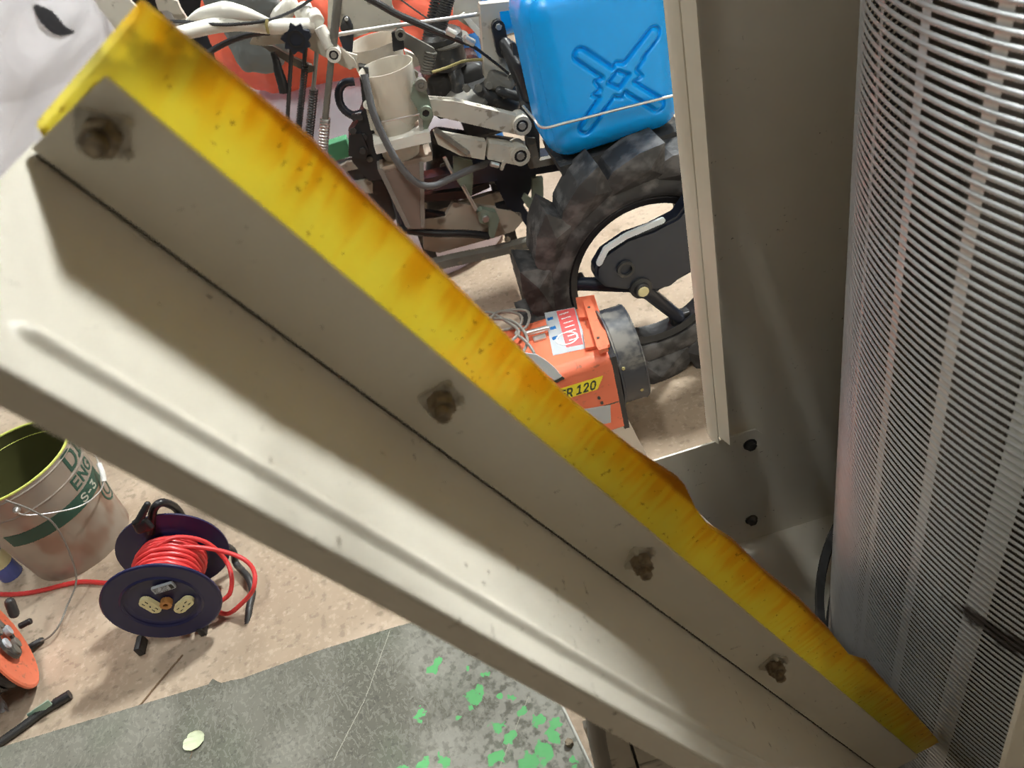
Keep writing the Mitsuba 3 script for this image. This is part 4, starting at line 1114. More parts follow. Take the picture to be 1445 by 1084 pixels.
# --- left group: black castings, rods and springs
plate('pump_body', [(-0.1275, 0.7319), (-0.099, 0.7264), (-0.0938, 0.6819), (-0.1105, 0.6208), (-0.1419, 0.5703), (-0.1736, 0.577), (-0.1924, 0.6298), (-0.1797, 0.6841), (-0.1497, 0.7071)], 1.665, 0.06, 'mat_black', 'black cast pump body')
plate('pump_flange', [(-0.1765, 0.6931), (-0.1494, 0.6879), (-0.1479, 0.6483), (-0.1619, 0.6327), (-0.1934, 0.6494)], 1.648, 0.02, 'mat_black')
for u in [(-0.1417, 1.65, 0.7174), (-0.1646, 1.65, 0.6992), (-0.1481, 1.65, 0.6748), (-0.1598, 1.65, 0.6523), (-0.1534, 1.65, 0.6253), (-0.1373, 1.65, 0.6015), (-0.1531, 1.65, 0.7209)]:
    nut_at(rt, u, 1.665 if u[0] > -0.155 else 1.648, 0.014, 'mat_dark', 0.006)
part(rt, 'ring_guard', tube([(-0.1278, 1.68, 0.7856), (-0.1505, 1.68, 0.7879), (-0.1679, 1.68, 0.7719), (-0.172, 1.68, 0.7454), (-0.1584, 1.68, 0.7225), (-0.1342, 1.68, 0.7182)], 0.0088, 12), 'mat_navy', 'black curved guard')
plate('fork_plate', [(-0.121, 0.7422), (-0.1067, 0.7424), (-0.1142, 0.6867), (-0.1284, 0.6878)], 1.648, 0.010, 'mat_dull_cream')
part(rt, 'fork_pin', cyl((-0.115, 1.64, 0.7432), (-0.1164, 1.66, 0.7377), 0.010, 18, 0.002), 'mat_white_paint')
plate('pump_stem', [(-0.1092, 0.8098), (-0.091, 0.8), (-0.1087, 0.7262), (-0.1289, 0.7323)], 1.69, 0.03, 'mat_dark')
part(rt, 'spring_rod', cyl((-0.2183, 1.66, 0.8932), (-0.3197, 1.66, 0.6943), 0.0042, 12), 'mat_dark')
part(rt, 'spring_rod', cyl((-0.1919, 1.68, 0.8867), (-0.302, 1.68, 0.6814), 0.0042, 12), 'mat_dark')
part(rt, 'spring_rod', cyl((-0.1744, 1.7, 0.8716), (-0.2822, 1.7, 0.6678), 0.0045, 12), 'mat_steel')
part(rt, 'spring_rod', cyl((-0.0944, 1.64, 0.9575), (-0.1507, 1.64, 0.8532), 0.0085, 14), 'mat_cast')
part(rt, 'spring_rod', cyl((-0.1507, 1.64, 0.8532), (-0.2098, 1.64, 0.7415), 0.0068, 14), 'mat_cast')
part(rt, 'coil_spring', helix((-0.2104, 1.68, 0.8467), (-0.2989, 1.68, 0.6886), 0.0062, 0.0016, 34), 'mat_dark')
part(rt, 'coil_spring', helix((-0.2162, 1.7, 0.7899), (-0.2822, 1.7, 0.6678), 0.0085, 0.0018, 24), 'mat_dark')
part(rt, 'coil_spring', helix((-0.2086, 1.64, 0.7442), (-0.254, 1.64, 0.6529), 0.0095, 0.0024, 15, 6), 'mat_zinc', 'bright coil spring')
part(rt, 'coil_spring', helix((0.1056, 1.8, 0.8758), (0.0475, 1.8, 0.7792), 0.017, 0.0026, 17, 6), 'mat_dark', 'dark coil spring')
part(rt, 'coil_spring', helix((0.0477, 1.74, 0.7837), (0.023, 1.74, 0.7418), 0.0125, 0.0026, 8, 6), 'mat_cast')
part(rt, 'coil_spring', helix((0.1221, 1.78, 0.8745), (0.0809, 1.78, 0.8134), 0.0135, 0.0026, 14, 6), 'mat_dark')

# --- cream handle bar, knob, levers
part(rt, 'handle_bar', tube([(-0.4383, 1.5, 0.9899), (-0.3891, 1.54, 0.9853), (-0.3324, 1.58, 0.9758), (-0.2854, 1.6, 0.9635), (-0.2433, 1.62, 0.9424), (-0.2026, 1.64, 0.9268), (-0.1677, 1.66, 0.9141)], [0.012, 0.013, 0.014, 0.0145, 0.014], 20), 'mat_white_paint', 'cream tubular handle bar')
hood = []
for k, (u, v1, v2) in enumerate(()):
    pass
hp = [(-0.3792, 1.6, 0.9926), (-0.3464, 1.6, 0.9946), (-0.3037, 1.6, 0.9888), (-0.2723, 1.6, 0.9762), (-0.2391, 1.62, 0.9516)]
part(rt, 'handle_hood', tube(hp, [0.003, 0.013, 0.019, 0.014, 0.005], 16), 'mat_white_paint', 'cream curved hood')
plate('lever_plate', [(-0.2544, 0.9441), (-0.2014, 0.9317), (-0.2003, 0.9072), (-0.2264, 0.8983), (-0.272, 0.906), (-0.297, 0.9159), (-0.2776, 0.932)], 1.655, 0.02, 'mat_dull_cream', 'cream lever plate')
part(rt, 'band_clip', tube([(-0.2364, 1.6, 0.9572), (-0.2422, 1.596, 0.9469), (-0.2443, 1.6, 0.9338)], 0.003, 8), 'mat_khaki')
kc = np.array((-0.2023, 1.63, 0.9061))
star = Polygon([(kc[0] + (0.030 if k % 2 == 0 else 0.0225) * math.cos(k * math.pi / 9.5 + 0.2), kc[2] + (0.030 if k % 2 == 0 else 0.0225) * math.sin(k * math.pi / 9.5 + 0.2)) for k in range(19)])
kb = part(rt, 'star_knob', prism(star.buffer(-0.001).buffer(0.001), 1.622, 1.642), 'mat_navy', 'black star knob')
part(kb, 'centre_ring', pipe((kc[0], 1.6225, kc[2]), (kc[0], 1.6185, kc[2]), 0.0165, 0.012, 28), 'mat_black')
plate('lever_beam', [(-0.2838, 0.9054), (-0.2596, 0.8956), (-0.2321, 0.865), (-0.2003, 0.8384), (-0.1992, 0.8264), (-0.2114, 0.827), (-0.2404, 0.8531), (-0.2666, 0.8836)], 1.685, 0.016, 'mat_cast')
part(rt, 'lever', tube([(-0.2605, 1.66, 0.8888), (-0.2606, 1.66, 0.8721), (-0.2645, 1.66, 0.8533), (-0.2669, 1.66, 0.8309), (-0.2715, 1.66, 0.8102)], [0.005, 0.0075, 0.0095, 0.0105, 0.0095], 14), 'mat_black', 'black tapered hand lever')
part(rt, 'valve_block', rbox(*[q for ab in ([-0.1956, -0.1592],) for q in ab], 1.68, 1.73, *[0.8988, 0.9474], 0.008), 'mat_white_paint', 'cream cast valve block')
part(rt, 'valve_tube', cyl((-0.1788, 1.69, 0.9464), (-0.1637, 1.67, 0.9245), 0.016, 20, 0.003), 'mat_white_paint')
part(rt, 'valve_cap', cyl((-0.159, 1.68, 0.9293), (-0.1532, 1.65, 0.92), 0.0145, 22, 0.002), 'mat_white_paint')
part(rt, 'valve_fitting', hull([((-0.2233, 1.72, 0.9372), 0.02), ((-0.1986, 1.72, 0.9519), 0.016), ((-0.2351, 1.72, 0.9378), 0.012)]), 'mat_white_paint')
part(rt, 'link_tube', cyl((-0.1532, 1.65, 0.9093), (-0.146, 1.64, 0.8685), 0.0125, 18, 0.002), 'mat_white_paint', 'cream slanted tube')
boss('tube_boss', (-0.1443, 1.63, 0.8579), 0.0145, 0.0095, 1.622, 1.665, 'mat_white_paint')
plate('side_plate', [(-0.1908, 0.9153), (-0.1518, 0.9096), (-0.1447, 0.8608), (-0.1019, 0.8342), (-0.112, 0.8199), (-0.1333, 0.8204), (-0.1627, 0.8463), (-0.1862, 0.87), (-0.2023, 0.8886)], 1.668, 0.012, 'mat_dull_cream')
plate('arm_plate', [(-0.1397, 0.8582), (-0.1269, 0.8601), (-0.1101, 0.8326), (-0.1095, 0.818), (-0.1254, 0.8168), (-0.1434, 0.8337)], 1.650, 0.016, 'mat_dull_cream')
plate('upright_plate', [(-0.1207, 0.9484), (0.0069, 0.913), (-0.003, 0.8937), (0.004, 0.855), (-0.0158, 0.8433), (-0.0627, 0.8538), (-0.1008, 0.8532), (-0.1164, 0.8778), (-0.1386, 0.8926)], 1.745, 0.012, 'mat_dull_cream', 'cream upright plate')
plate('upright_strip', [(-0.1179, 0.9542), (-0.1032, 0.9501), (-0.138, 0.8781), (-0.149, 0.8813)], 1.715, 0.012, 'mat_dull_cream')
part(rt, 'switch', hull([((-0.1022, 1.72, 0.8947), 0.008), ((-0.103, 1.72, 0.8809), 0.010), ((-0.1151, 1.72, 0.8815), 0.006)]), 'mat_black')
part(rt, 'switch_stud', cyl((-0.1015, 1.715, 0.8968), (-0.1006, 1.7, 0.8995), 0.004, 12, 0.001), 'mat_zinc')
plate('wire_guard', [(-0.1305, 0.866), (-0.0948, 0.87), (-0.1105, 0.8371), (-0.1225, 0.8141), (-0.1303, 0.8429)], 1.735, 0.008, 'mat_navy')
part(rt, 'link_rod', tube([(-0.1262, 1.66, 0.8846), (-0.0642, 1.68, 0.8724), (-0.0063, 1.7, 0.8602), (0.083, 1.72, 0.8422), (0.191, 1.74, 0.8223)], 0.0042, 10), 'mat_steel', 'thin steel link rod')
part(rt, 'cable', tube([(-0.0543, 1.66, 0.9405), (-0.0271, 1.66, 0.9145), (0.0007, 1.665, 0.8871), (0.0367, 1.67, 0.8582), (0.0735, 1.67, 0.8295), (0.1119, 1.67, 0.8029), (0.1352, 1.68, 0.7809), (0.1626, 1.69, 0.747), (0.1979, 1.7, 0.7005)], [0.0072, 0.0072, 0.0072, 0.0072, 0.0070, 0.0066, 0.004, 0.003, 0.003], 10), 'mat_black', 'thick black control cable')
for a, b in (((0.088, 1.655, 0.8327), (0.104, 1.655, 0.8197)), ((0.1195, 1.66, 0.8072), (0.1373, 1.665, 0.7909))):
    part(rt, 'cable_sleeve', cyl(a, b, 0.0078, 14, 0.001), 'mat_zinc')
part(rt, 'cable', tube([(0.0059, 1.72, 0.9138), (0.0333, 1.72, 0.8815), (0.0628, 1.72, 0.8479), (0.0806, 1.72, 0.8344)], 0.0016, 7), 'mat_dark')
part(rt, 'cable', tube([(-0.4123, 1.56, 1.0111), (-0.3709, 1.565, 0.9972), (-0.3172, 1.57, 0.976), (-0.2696, 1.58, 0.963), (-0.2293, 1.62, 0.9514), (-0.1818, 1.66, 0.95), (-0.1408, 1.68, 0.9586)], 0.0030, 8), 'mat_black', 'thin black cable along the handle bar')
part(rt, 'cable', tube([(-0.3885, 1.6, 0.9268), (-0.3525, 1.62, 0.9329), (-0.3087, 1.63, 0.9366), (-0.2684, 1.64, 0.9323), (-0.2501, 1.65, 0.9263)], 0.0055, 10), 'mat_black')
plate('cup_bracket', [(-0.0214, 0.8491), (-0.0082, 0.851), (-0.0012, 0.8347), (-0.0056, 0.8126), (-0.0305, 0.8139)], 1.700, 0.012, 'mat_black')
boss('cup_pivot', (-0.005, 1.69, 0.8435), 0.011, 0.0055, 1.685, 1.71, 'mat_cast')
plate('cup_arm', [(0.0035, 0.837), (0.03, 0.8119), (0.0572, 0.7862), (0.049, 0.7705), (0.0327, 0.7601), (0.0151, 0.756), (0.0155, 0.7773), (0.0063, 0.798), (-0.0085, 0.8112)], 1.735, 0.012, 'mat_cast')
plate('white_cup_back', [(-0.0085, 0.7953), (0.0146, 0.7764), (0.0172, 0.754), (-0.0028, 0.7537)], 1.77, 0.02, 'mat_white_paint')

# --- dark engine block and gearbox behind the links
def blob(name, u0, mat, label=None):
    return part(rt, name, hull(u0), mat, label)


part(rt, 'engine_block', cat(
    rbox(*[0.0146, 0.1579], 1.78, 1.95, *[0.6168, 0.7212], 0.02)), 'mat_dark', 'dark greasy engine block')
part(rt, 'engine_block', rbox(*[0.0716, 0.2224], 1.74, 1.95, *[0.5569, 0.684], 0.025), 'mat_dark')
part(rt, 'cylinder', lathe([(1e-4, 0), (0.040, 0), (0.040, 0.055), (0.044, 0.06), (0.044, 0.07), (0.034, 0.078), (1e-4, 0.078)], (0.0839, 1.8, 0.7276), (0, -0.1, 1), 32), 'mat_dark', 'dark cylinder')
part(rt, 'cylinder_cap', lathe([(0.045, 0.0), (0.047, 0.004), (0.045, 0.009), (0.030, 0.012), (1e-4, 0.012)], (0.0944, 1.795, 0.776), (0, -0.1, 1), 32), 'mat_cast')
part(rt, 'engine_pipe', tube([(0.0874, 1.78, 0.7252), (0.0853, 1.76, 0.6926), (0.072, 1.76, 0.6472)], 0.016, 14), 'mat_dark')
blob('gear_cover', [((0.1478, 1.74, 0.6599), 0.030), ((0.1931, 1.74, 0.6231), 0.022), ((0.1113, 1.76, 0.652), 0.022)], 'mat_dark')
part(rt, 'gear_cover_cap', lathe([(1e-4, 0), (0.046, 0), (0.050, 0.006), (0.044, 0.014), (1e-4, 0.016)], (0.0912, 1.73, 0.657), (0.15, -0.4, 1), 32), 'mat_cast')
blob('linkage_block', [((0.164, 1.72, 0.7022), 0.014), ((0.2035, 1.72, 0.681), 0.013), ((0.1886, 1.71, 0.669), 0.011), ((0.1517, 1.72, 0.6869), 0.012)], 'mat_cast')
blob('linkage_block', [((0.1691, 1.7, 0.6713), 0.010), ((0.2049, 1.7, 0.6477), 0.011)], 'mat_dark')
for u in [(0.0996, 1.69, 0.6949), (0.1497, 1.69, 0.6862), (0.203, 1.69, 0.6891), (0.1254, 1.69, 0.6872), (0.1785, 1.69, 0.6569), (-0.0014, 1.69, 0.756)]:
    nut_at(rt, u, 1.715, 0.016, 'mat_cast', 0.010)
part(rt, 'dipstick', tube([(0.037, 1.72, 0.746), (0.0729, 1.72, 0.7461), (0.1126, 1.72, 0.7483), (0.1574, 1.74, 0.7334)], 0.0032, 8), 'mat_khaki', 'thin olive rod')
plate('frame_post', [(0.174, 0.8477), (0.2626, 0.8314), (0.2618, 0.8146), (0.2101, 0.8235), (0.2035, 0.681), (0.1663, 0.6793), (0.1456, 0.7014)], 1.715, 0.035, 'mat_dull_cream', 'cream frame post with an upper arm', r=0.004)
oc_ = np.array((0.1987, 1.7, 0.7743))
pk = part(rt, 'hinge_plate', prism(LineString([(oc_[0] - 0.002, oc_[2] - 0.024), (oc_[0], oc_[2] + 0.024)]).buffer(0.014), 1.695, 1.714), 'mat_black', 'black hinge plate')
nut_at(pk, (oc_[0], 0, oc_[2] + 0.026), 1.695, 0.012, 'mat_steel', 0.005)
nut_at(pk, (oc_[0] - 0.002, 0, oc_[2] - 0.026), 1.695, 0.012, 'mat_dark', 0.005)
part(rt, 'hinge_arm', hull([((0.204, 1.69, 0.7647), 0.014), ((0.2182, 1.66, 0.723), 0.020), ((0.2233, 1.66, 0.6553), 0.016)]), 'mat_black')
plate('hinge_strap', [(0.2148, 0.774), (0.2313, 0.7577), (0.2224, 0.6155), (0.2311, 0.5798), (0.2165, 0.4984), (0.1931, 0.5024), (0.2035, 0.5917), (0.2026, 0.6849)], 1.655, 0.02, 'mat_dark')
plate('carrier_leg', [(0.1977, 0.5702), (0.2165, 0.5644), (0.2146, 0.5102), (0.2616, 0.5057), (0.2582, 0.4892), (0.1877, 0.4977)], 1.645, 0.03, 'mat_cast')
plate('side_panel', [(0.1368, 0.8573), (0.1927, 0.8418), (0.1878, 0.7347), (0.1541, 0.7762), (0.1228, 0.8099)], 1.86, 0.012, 'mat_dull_cream')
plate('brace_bar', [(0.1378, 0.8125), (0.1488, 0.8155), (0.1873, 0.7456), (0.1818, 0.7248)], 1.84, 0.012, 'mat_white_paint')
plate('main_beam', [(-0.0554, 0.5424), (0.1202, 0.5286), (0.2878, 0.5002), (0.562, 0.4426), (0.5592, 0.4146), (0.2798, 0.4597), (0.1091, 0.4856), (-0.0586, 0.5109)], 1.665, 0.05, 'mat_navy', 'long dark lower beam')
part(rt, 'gear_housing', hull([(p, 0.022) for p in [(0.0079, 1.8, 0.5813), (0.1208, 1.8, 0.5205), (0.2002, 1.8, 0.4844), (0.1832, 1.8, 0.4442), (0.1024, 1.8, 0.4509), (0.0084, 1.8, 0.4502), (-0.0326, 1.8, 0.4867)]] + [(p, 0.022) for p in [(0.027, 1.9, 0.5335), (0.1814, 1.9, 0.4659), (0.1695, 1.9, 0.418), (0.0156, 1.9, 0.431)]]), 'mat_dark', 'dark greasy gear housing')
for u in [(0.0234, 1.77, 0.5618), (0.073, 1.77, 0.5354), (0.1204, 1.77, 0.4684), (0.0396, 1.77, 0.4755), (-0.0015, 1.77, 0.515)]:
    nut_at(rt, u, 1.782, 0.016, 'mat_cast', 0.010)
part(rt, 'housing_foot', hull([(p, 0.012) for p in [(-0.0527, 1.8, 0.4701), (0.0256, 1.8, 0.4446), (-0.0033, 1.8, 0.4105), (-0.0687, 1.8, 0.4079)]] + [(p, 0.012) for p in [(-0.0451, 1.86, 0.4387), (0.0087, 1.86, 0.4252), (-0.0119, 1.86, 0.3952)]]), 'mat_dark')

# --- planting claws and float boards below
YF = 1.72
plate('float_board', [(-0.0857, 0.4319), (-0.0344, 0.4224), (-0.0042, 0.4509), (0.0349, 0.4303), (0.1479, 0.3732), (0.1478, 0.3494), (0.1209, 0.3303), (0.0718, 0.3286), (-0.0761, 0.3342), (-0.1101, 0.3563)], YF - 0.02, 0.02, 'mat_board', 'worn tan float board', r=0.006)
plate('float_board', [(-0.0754, 0.4343), (-0.0055, 0.4031), (0.0899, 0.4038), (0.1304, 0.3986), (0.1309, 0.3702), (0.0987, 0.3645), (-0.0143, 0.3734), (-0.0814, 0.404)], 1.79, 0.02, 'mat_board', r=0.004)
plate('float_board', [(-0.0699, 0.4686), (-0.0275, 0.4625), (-0.0274, 0.4508), (-0.0706, 0.4552)], 1.80, 0.012, 'mat_board', r=0.001)
plate('float_board', [(-0.051, 0.4931), (-0.0256, 0.4925), (-0.0254, 0.481), (-0.0577, 0.4839)], 1.80, 0.012, 'mat_board', r=0.001)
plate('float_board', [(0.0895, 0.3966), (0.1548, 0.3788), (0.1582, 0.3619), (0.0931, 0.3678)], 1.71, 0.012, 'mat_board', r=0.001)
plate('float_edge', [(-0.124, 0.3305), (-0.0445, 0.3235), (0.0637, 0.3108), (0.1784, 0.3063), (0.1929, 0.2869), (0.1659, 0.2838), (0.0405, 0.2939), (-0.1234, 0.3093)], 1.668, 0.03, 'mat_cast', 'dark bottom edge bar')
part(rt, 'pad_stain', cyl((0.0974, 1.69, 0.3187), (0.098, 1.7, 0.3135), 0.008, 16), 'mat_rust')
part(rt, 'skid_tube', tube([(-0.1508, 1.66, 0.4497), (-0.1214, 1.66, 0.4321), (-0.075, 1.66, 0.4105), (0.0061, 1.67, 0.376), (0.055, 1.68, 0.3484)], 0.0095, 12), 'mat_black', 'black skid tube')
for k, poly in enumerate(([(-0.0637, 0.4893), (0.0284, 0.4703), (0.0913, 0.4722), (0.0909, 0.4574), (0.0241, 0.4491), (-0.0691, 0.4723)], [(-0.0768, 0.4483), (-0.0146, 0.4158), (0.0593, 0.4067), (0.0588, 0.3912), (-0.0199, 0.398), (-0.0824, 0.4308)], [(0.0923, 0.4074), (0.1464, 0.4049), (0.1497, 0.3883), (0.0944, 0.3872)], [(0.0882, 0.3774), (0.1449, 0.3683), (0.1453, 0.3543), (0.0869, 0.358)])):
    plate('planting_rail', poly, 1.705, 0.02, 'mat_black', r=0.001)
plate('planting_claw', [(0.0268, 0.5728), (0.066, 0.5499), (0.0577, 0.5139), (0.0424, 0.4717), (0.0283, 0.4836), (0.0186, 0.5158), (0.0155, 0.5346)], 1.66, 0.012, 'mat_sage', 'grey green planting claw', r=0.004)
part(rt, 'claw_rod', tube([(0.0067, 1.64, 0.5866), (0.012, 1.64, 0.5541), (0.0153, 1.64, 0.5426)], 0.0045, 10), 'mat_steel')
part(rt, 'claw_rod', tube([(0.028, 1.64, 0.5102), (0.0353, 1.64, 0.4753), (0.0421, 1.64, 0.4435)], 0.0045, 10), 'mat_steel')
plate('claw_block', [(0.0416, 0.4308), (0.0565, 0.4334), (0.0874, 0.4155), (0.0894, 0.3957), (0.0639, 0.3533), (0.0549, 0.3603), (0.0625, 0.3892), (0.0414, 0.4041)], 1.65, 0.025, 'mat_sage', r=0.003)
nut_at(rt, (0.0577, 1.65, 0.411), 1.65, 0.016, 'mat_zinc')
plate('dark_leg', [(0.1221, 0.4952), (0.2161, 0.4724), (0.1926, 0.4317), (0.1574, 0.3897), (0.1817, 0.3178), (0.1934, 0.285), (0.1626, 0.2997), (0.1436, 0.3628), (0.1192, 0.3984), (0.1059, 0.46)], 1.70, 0.03, 'mat_navy', 'dark leg', r=0.004)
plate('khaki_leg', [(0.1906, 0.4669), (0.216, 0.4623), (0.2016, 0.3884), (0.1852, 0.347), (0.1749, 0.3663), (0.1554, 0.4227), (0.1653, 0.4345), (0.1787, 0.415)], 1.66, 0.012, 'mat_sage', r=0.003)
plate('axle_bar', [(0.2678, 0.5015), (0.3543, 0.515), (0.5024, 0.4889), (0.5309, 0.4351), (0.4782, 0.4272), (0.3792, 0.4589), (0.2935, 0.4582)], 1.62, 0.04, 'mat_black', r=0.006)
plate('hanging_tine', [(0.2709, 0.5005), (0.3022, 0.487), (0.2999, 0.4562), (0.2877, 0.4458), (0.2728, 0.4755)], 1.60, 0.02, 'mat_black', r=0.003)
for x0, x1, vv in ((886, 898, 240), (904, 912, 240)):
    pass
plate('rack_leg', [(0.414, 0.4891), (0.4374, 0.4852), (0.4307, 0.4239), (0.4106, 0.4303)], 1.63, 0.012, 'mat_navy', r=0)
plate('rack_leg', [(0.4439, 0.4831), (0.4589, 0.4801), (0.4513, 0.4209), (0.4391, 0.4212)], 1.63, 0.012, 'mat_navy', r=0)
plate('rack_leg', [(0.5153, 0.4779), (0.5419, 0.4696), (0.5379, 0.3931), (0.5113, 0.4088)], 1.63, 0.012, 'mat_navy', r=0)
plate('rack_tray', [(0.2287, 0.5613), (0.5056, 0.5595), (0.5117, 0.5422), (0.2317, 0.538)], 1.46, 0.17, 'mat_dark', 'dark rack under the can', r=0)
plate('disc_guard', [(-0.2459, 0.5924), (-0.231, 0.6037), (-0.2119, 0.6082), (-0.1767, 0.6005), (-0.1827, 0.5846), (-0.2162, 0.5882), (-0.2323, 0.5826)], 1.735, 0.012, 'mat_dull_cream', r=0.001)
plate('disc_guard', [(-0.2331, 0.5538), (-0.2136, 0.5584), (-0.1798, 0.5548), (-0.1739, 0.5419), (-0.1825, 0.5187), (-0.2224, 0.5355)], 1.735, 0.012, 'mat_dull_cream', r=0.001)
part(rt, 'float_frame', hull([(p, 0.016) for p in [(-0.238, 1.76, 0.5946), (-0.2075, 1.76, 0.592), (-0.1523, 1.76, 0.5304), (-0.1529, 1.76, 0.4462), (-0.1869, 1.76, 0.4338), (-0.2273, 1.76, 0.4982)]] + [(p, 0.016) for p in [(-0.2319, 1.84, 0.5541), (-0.163, 1.84, 0.4894), (-0.1788, 1.84, 0.4183)]]), 'mat_dark', 'dark float frame')
part(rt, 'float_arm', tube([(-0.1383, 1.73, 0.549), (-0.136, 1.73, 0.5002), (-0.1397, 1.73, 0.4477), (-0.144, 1.73, 0.4136)], 0.011, 12), 'mat_navy')
part(rt, 'handle_bracket', cat(prism([(-0.4163, 1.0476), (-0.3817, 1.0257), (-0.3826, 1.0136), (-0.3798, 0.9927), (-0.3809, 0.9853), (-0.4003, 0.9909), (-0.4006, 1.0111), (-0.406, 1.0164), (-0.421, 1.0194)], 1.62, 1.635)), 'mat_dull_cream', 'cream bracket at the handle end')
part(rt, 'stand_leg', box(0.10, 0.13, 1.80, 1.83, 0.0, 0.45), 'mat_dark')
part(rt, 'stand_leg', box(-0.12, -0.09, 1.80, 1.83, 0.0, 0.50), 'mat_dark')

# ------------------------------------------------------------------ blue jerry can
jc = thing('jerry_can', 'bright blue plastic jerry can with an embossed cross strapped on the transplanter', 'jerry can')


def jerry(x0, x1, y0, y1, z0, z1, r, n=150):
    lin = np.linspace(-1, 1, n)
    fine = np.linspace(-1, 1, 40)
    faces = []
    c = np.array(((x0 + x1) / 2, (y0 + y1) / 2, (z0 + z1) / 2))
    h = np.array(((x1 - x0) / 2, (y1 - y0) / 2, (z1 - z0) / 2))

    def face(ax, sgn, la, lb):
        a, b = [k for k in range(3) if k != ax]
        A, B = np.meshgrid(la, lb, indexing='ij')
        P = np.zeros(A.shape + (3,))
        P[..., ax] = sgn
        P[..., a], P[..., b] = A, B
        P = P * h
        inner = np.clip(P, -(h - r), h - r)
        d = P - inner
        L = np.linalg.norm(d, axis=-1, keepdims=True)
        return inner + d / np.maximum(L, 1e-9) * r + c
    front = face(1, -1, lin, lin)
    # embossed cross: arms, a stepped centre and a hollow diamond
    cx, cz = 0.3721, 0.7029
    arms = []
    for (u, v) in [(-0.0642, 0.0658), (0.0812, 0.0615), (0.0736, -0.0729), (-0.0783, -0.0731)]:
        arms.append(LineString([(0, 0), (u, v)]).buffer(0.0118, 8))
    core = shapely.affinity.scale(Polygon([(-0.043, -0.012), (-0.030, -0.006), (-0.036, 0.008), (-0.012, 0.012), (0.000, 0.026), (0.012, 0.022), (0.044, 0.018), (0.030, 0.006), (0.038, -0.006), (0.014, -0.012), (0.002, -0.028), (-0.012, -0.022), (-0.030, -0.02)]), 1.25, 1.25, origin=(0, 0))
    g = unary_union(arms + [core]).buffer(0.0015).buffer(-0.0015)
    hole = Polygon([(-0.021, 0.0), (0.001, 0.017), (0.022, 0.004), (0.0, -0.016)])
    x, z = front[..., 0] - cx, front[..., 2] - cz
    pts = shapely.points(x.ravel(), z.ravel())
    shapely.prepare(g), shapely.prepare(hole)
    gb, hb2 = g.boundary, hole.boundary
    shapely.prepare(gb), shapely.prepare(hb2)
    sd = np.where(shapely.contains(g, pts), -1, 1) * shapely.distance(gb, pts)
    sh = np.where(shapely.contains(hole, pts), -1, 1) * shapely.distance(hb2, pts)
    sd = np.maximum(sd, -sh).reshape(x.shape)
    groove = np.exp(-(sd / 0.0034) ** 2)
    front[..., 1] += 0.0085 * groove - 0.0026 * np.clip(-sd / 0.004, 0, 1)
    bulge = np.clip(1 - ((front[..., 0] - c[0]) / h[0]) ** 2, 0, 1) * np.clip(1 - ((front[..., 2] - c[2]) / h[2]) ** 2, 0, 1)
    front[..., 1] -= 0.006 * bulge
    faces.append(grid(front))
    faces.append(tm(*(lambda m: (m.vertices, m.faces[:, ::-1]))(grid(face(1, 1, fine, fine)))))
    for ax in (0, 2):
        for s in (-1, 1):
            m = grid(face(ax, s, lin if ax == 2 else fine, fine if ax == 2 else lin))
            faces.append(m)
    m = cat(*faces)
    m.merge_vertices(digits_vertex=6)
    trimesh.repair.fix_normals(m)
    return m


JX0, JX1, JZ0, JZ1 = 0.2137, 0.5053, 0.5655, 0.896
part(jc, 'body', jerry(JX0, JX1, 1.450, 1.640, JZ0, JZ1, 0.055, 140), 'mat_blue', smooth=60)
part(jc, 'handle', tube([(JX0 + 0.05, 1.555, JZ1 - 0.005), (JX0 + 0.06, 1.555, JZ1 + 0.04), (JX1 - 0.09, 1.555, JZ1 + 0.04), (JX1 - 0.08, 1.555, JZ1 - 0.005)], 0.013, 14), 'mat_blue')
part(jc, 'cap', cyl((JX1 - 0.04, 1.52, JZ1 - 0.01), (JX1 - 0.04, 1.52, JZ1 + 0.025), 0.026, 28, 0.003), 'mat_blue_dark', 'dark cap')
sy = 1.4405
part(jc, 'strap_wire', tube([(0.1874, 1.5, 0.6906), (0.1958, 1.455, 0.6788), (0.2084, 1.438, 0.6602), (0.2568, 1.4365, 0.6559), (0.3581, 1.4355, 0.651), (0.4749, 1.4365, 0.6438), (0.5274, 1.44, 0.6398)], 0.0030, 8), 'mat_zinc', 'thin white metal strap wire')
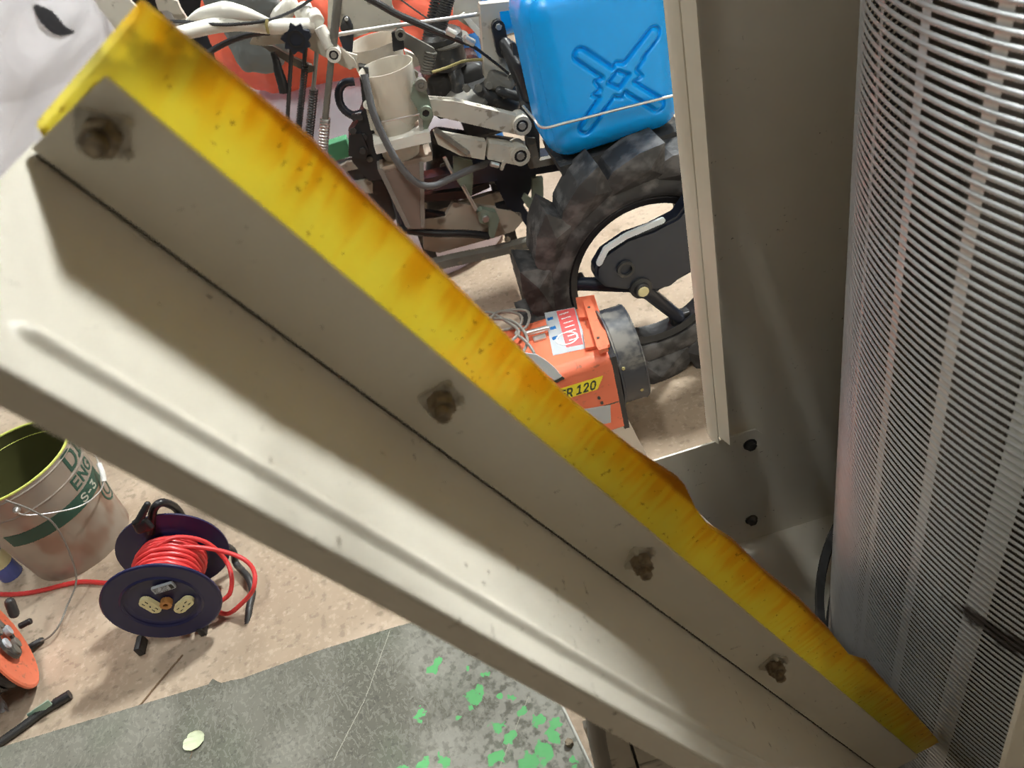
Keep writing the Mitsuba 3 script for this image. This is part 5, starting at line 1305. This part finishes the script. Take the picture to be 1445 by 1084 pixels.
c2 = thing('jerry_can', 'second blue plastic can mostly hidden behind the first one', 'jerry can')
part(c2, 'body', rbox(*[0.2132, 0.4513], 1.95, 2.12, *[0.71, 1.01], 0.03), 'mat_blue')
bb = solo('blue_tube', lathe([(1e-4, 0), (0.045, 0.0), (0.045, 0.002), (0.045, 0.62), (0.048, 0.63), (0.048, 0.66), (0.045, 0.67), (0.045, 1.08), (0.03, 1.10), (1e-4, 1.10)], (0.1842 + 0.046, 3.06, 0), (0, 0, 1), 40), 'mat_blue_dark', 'upright dark blue tube standing far behind the coil springs', 'tube')

# ------------------------------------------------------------------ covered heap and tarp behind the transplanter
solo('white_plastic_sheet', lump((-0.52, 2.55, 0.28), (0.74, 0.42, 0.40), 0.14, 2.6, 11, 3.2, 0.001, 6, 0.66), 'mat_white_film', 'crumpled translucent white plastic sheet over a heap on the floor behind the transplanter', 'plastic sheet', smooth=True)
solo('coral_tarp', lump((-0.10, 2.50, 0.80), (0.44, 0.30, 0.20), 0.10, 4.2, 21, 3.0, 0.662, 6), 'mat_coral', 'bright coral red tarp heaped on top of the white plastic sheet', 'tarp', smooth=True)
solo('grey_cover', lump((-0.3349, 2.02, 0.9061), (0.085, 0.05, 0.12), 0.05, 9, 5, 3.0, None, 5), 'mat_grey_cover', 'grey plastic cover hanging behind the handle bar', 'cover', smooth=True)
part(rt, 'green_cover', rbox(*[-0.3008, -0.2292], 2.05, 2.09, *[0.5114, 0.5622], 0.004), 'mat_green', 'small green cover behind the springs')
sh = thing('storage_shelf', 'storage shelf at the back with the shadow put into its dark colour', 'shelf')
part(sh, 'back', box(-1.35, -0.45, 3.50, 3.52, 0.0, 1.5), 'mat_black')  # black here puts the background shadow into the shelf colour
for z in (0.05, 0.55, 1.05):
    part(sh, 'board', box(-1.35, -0.45, 3.18, 3.50, z, z + 0.03), 'mat_dark')
for x in (-1.33, -0.80, -0.47):
    part(sh, 'upright', box(x - 0.015, x + 0.015, 3.17, 3.2, 0.0, 1.5), 'mat_grey_cord')
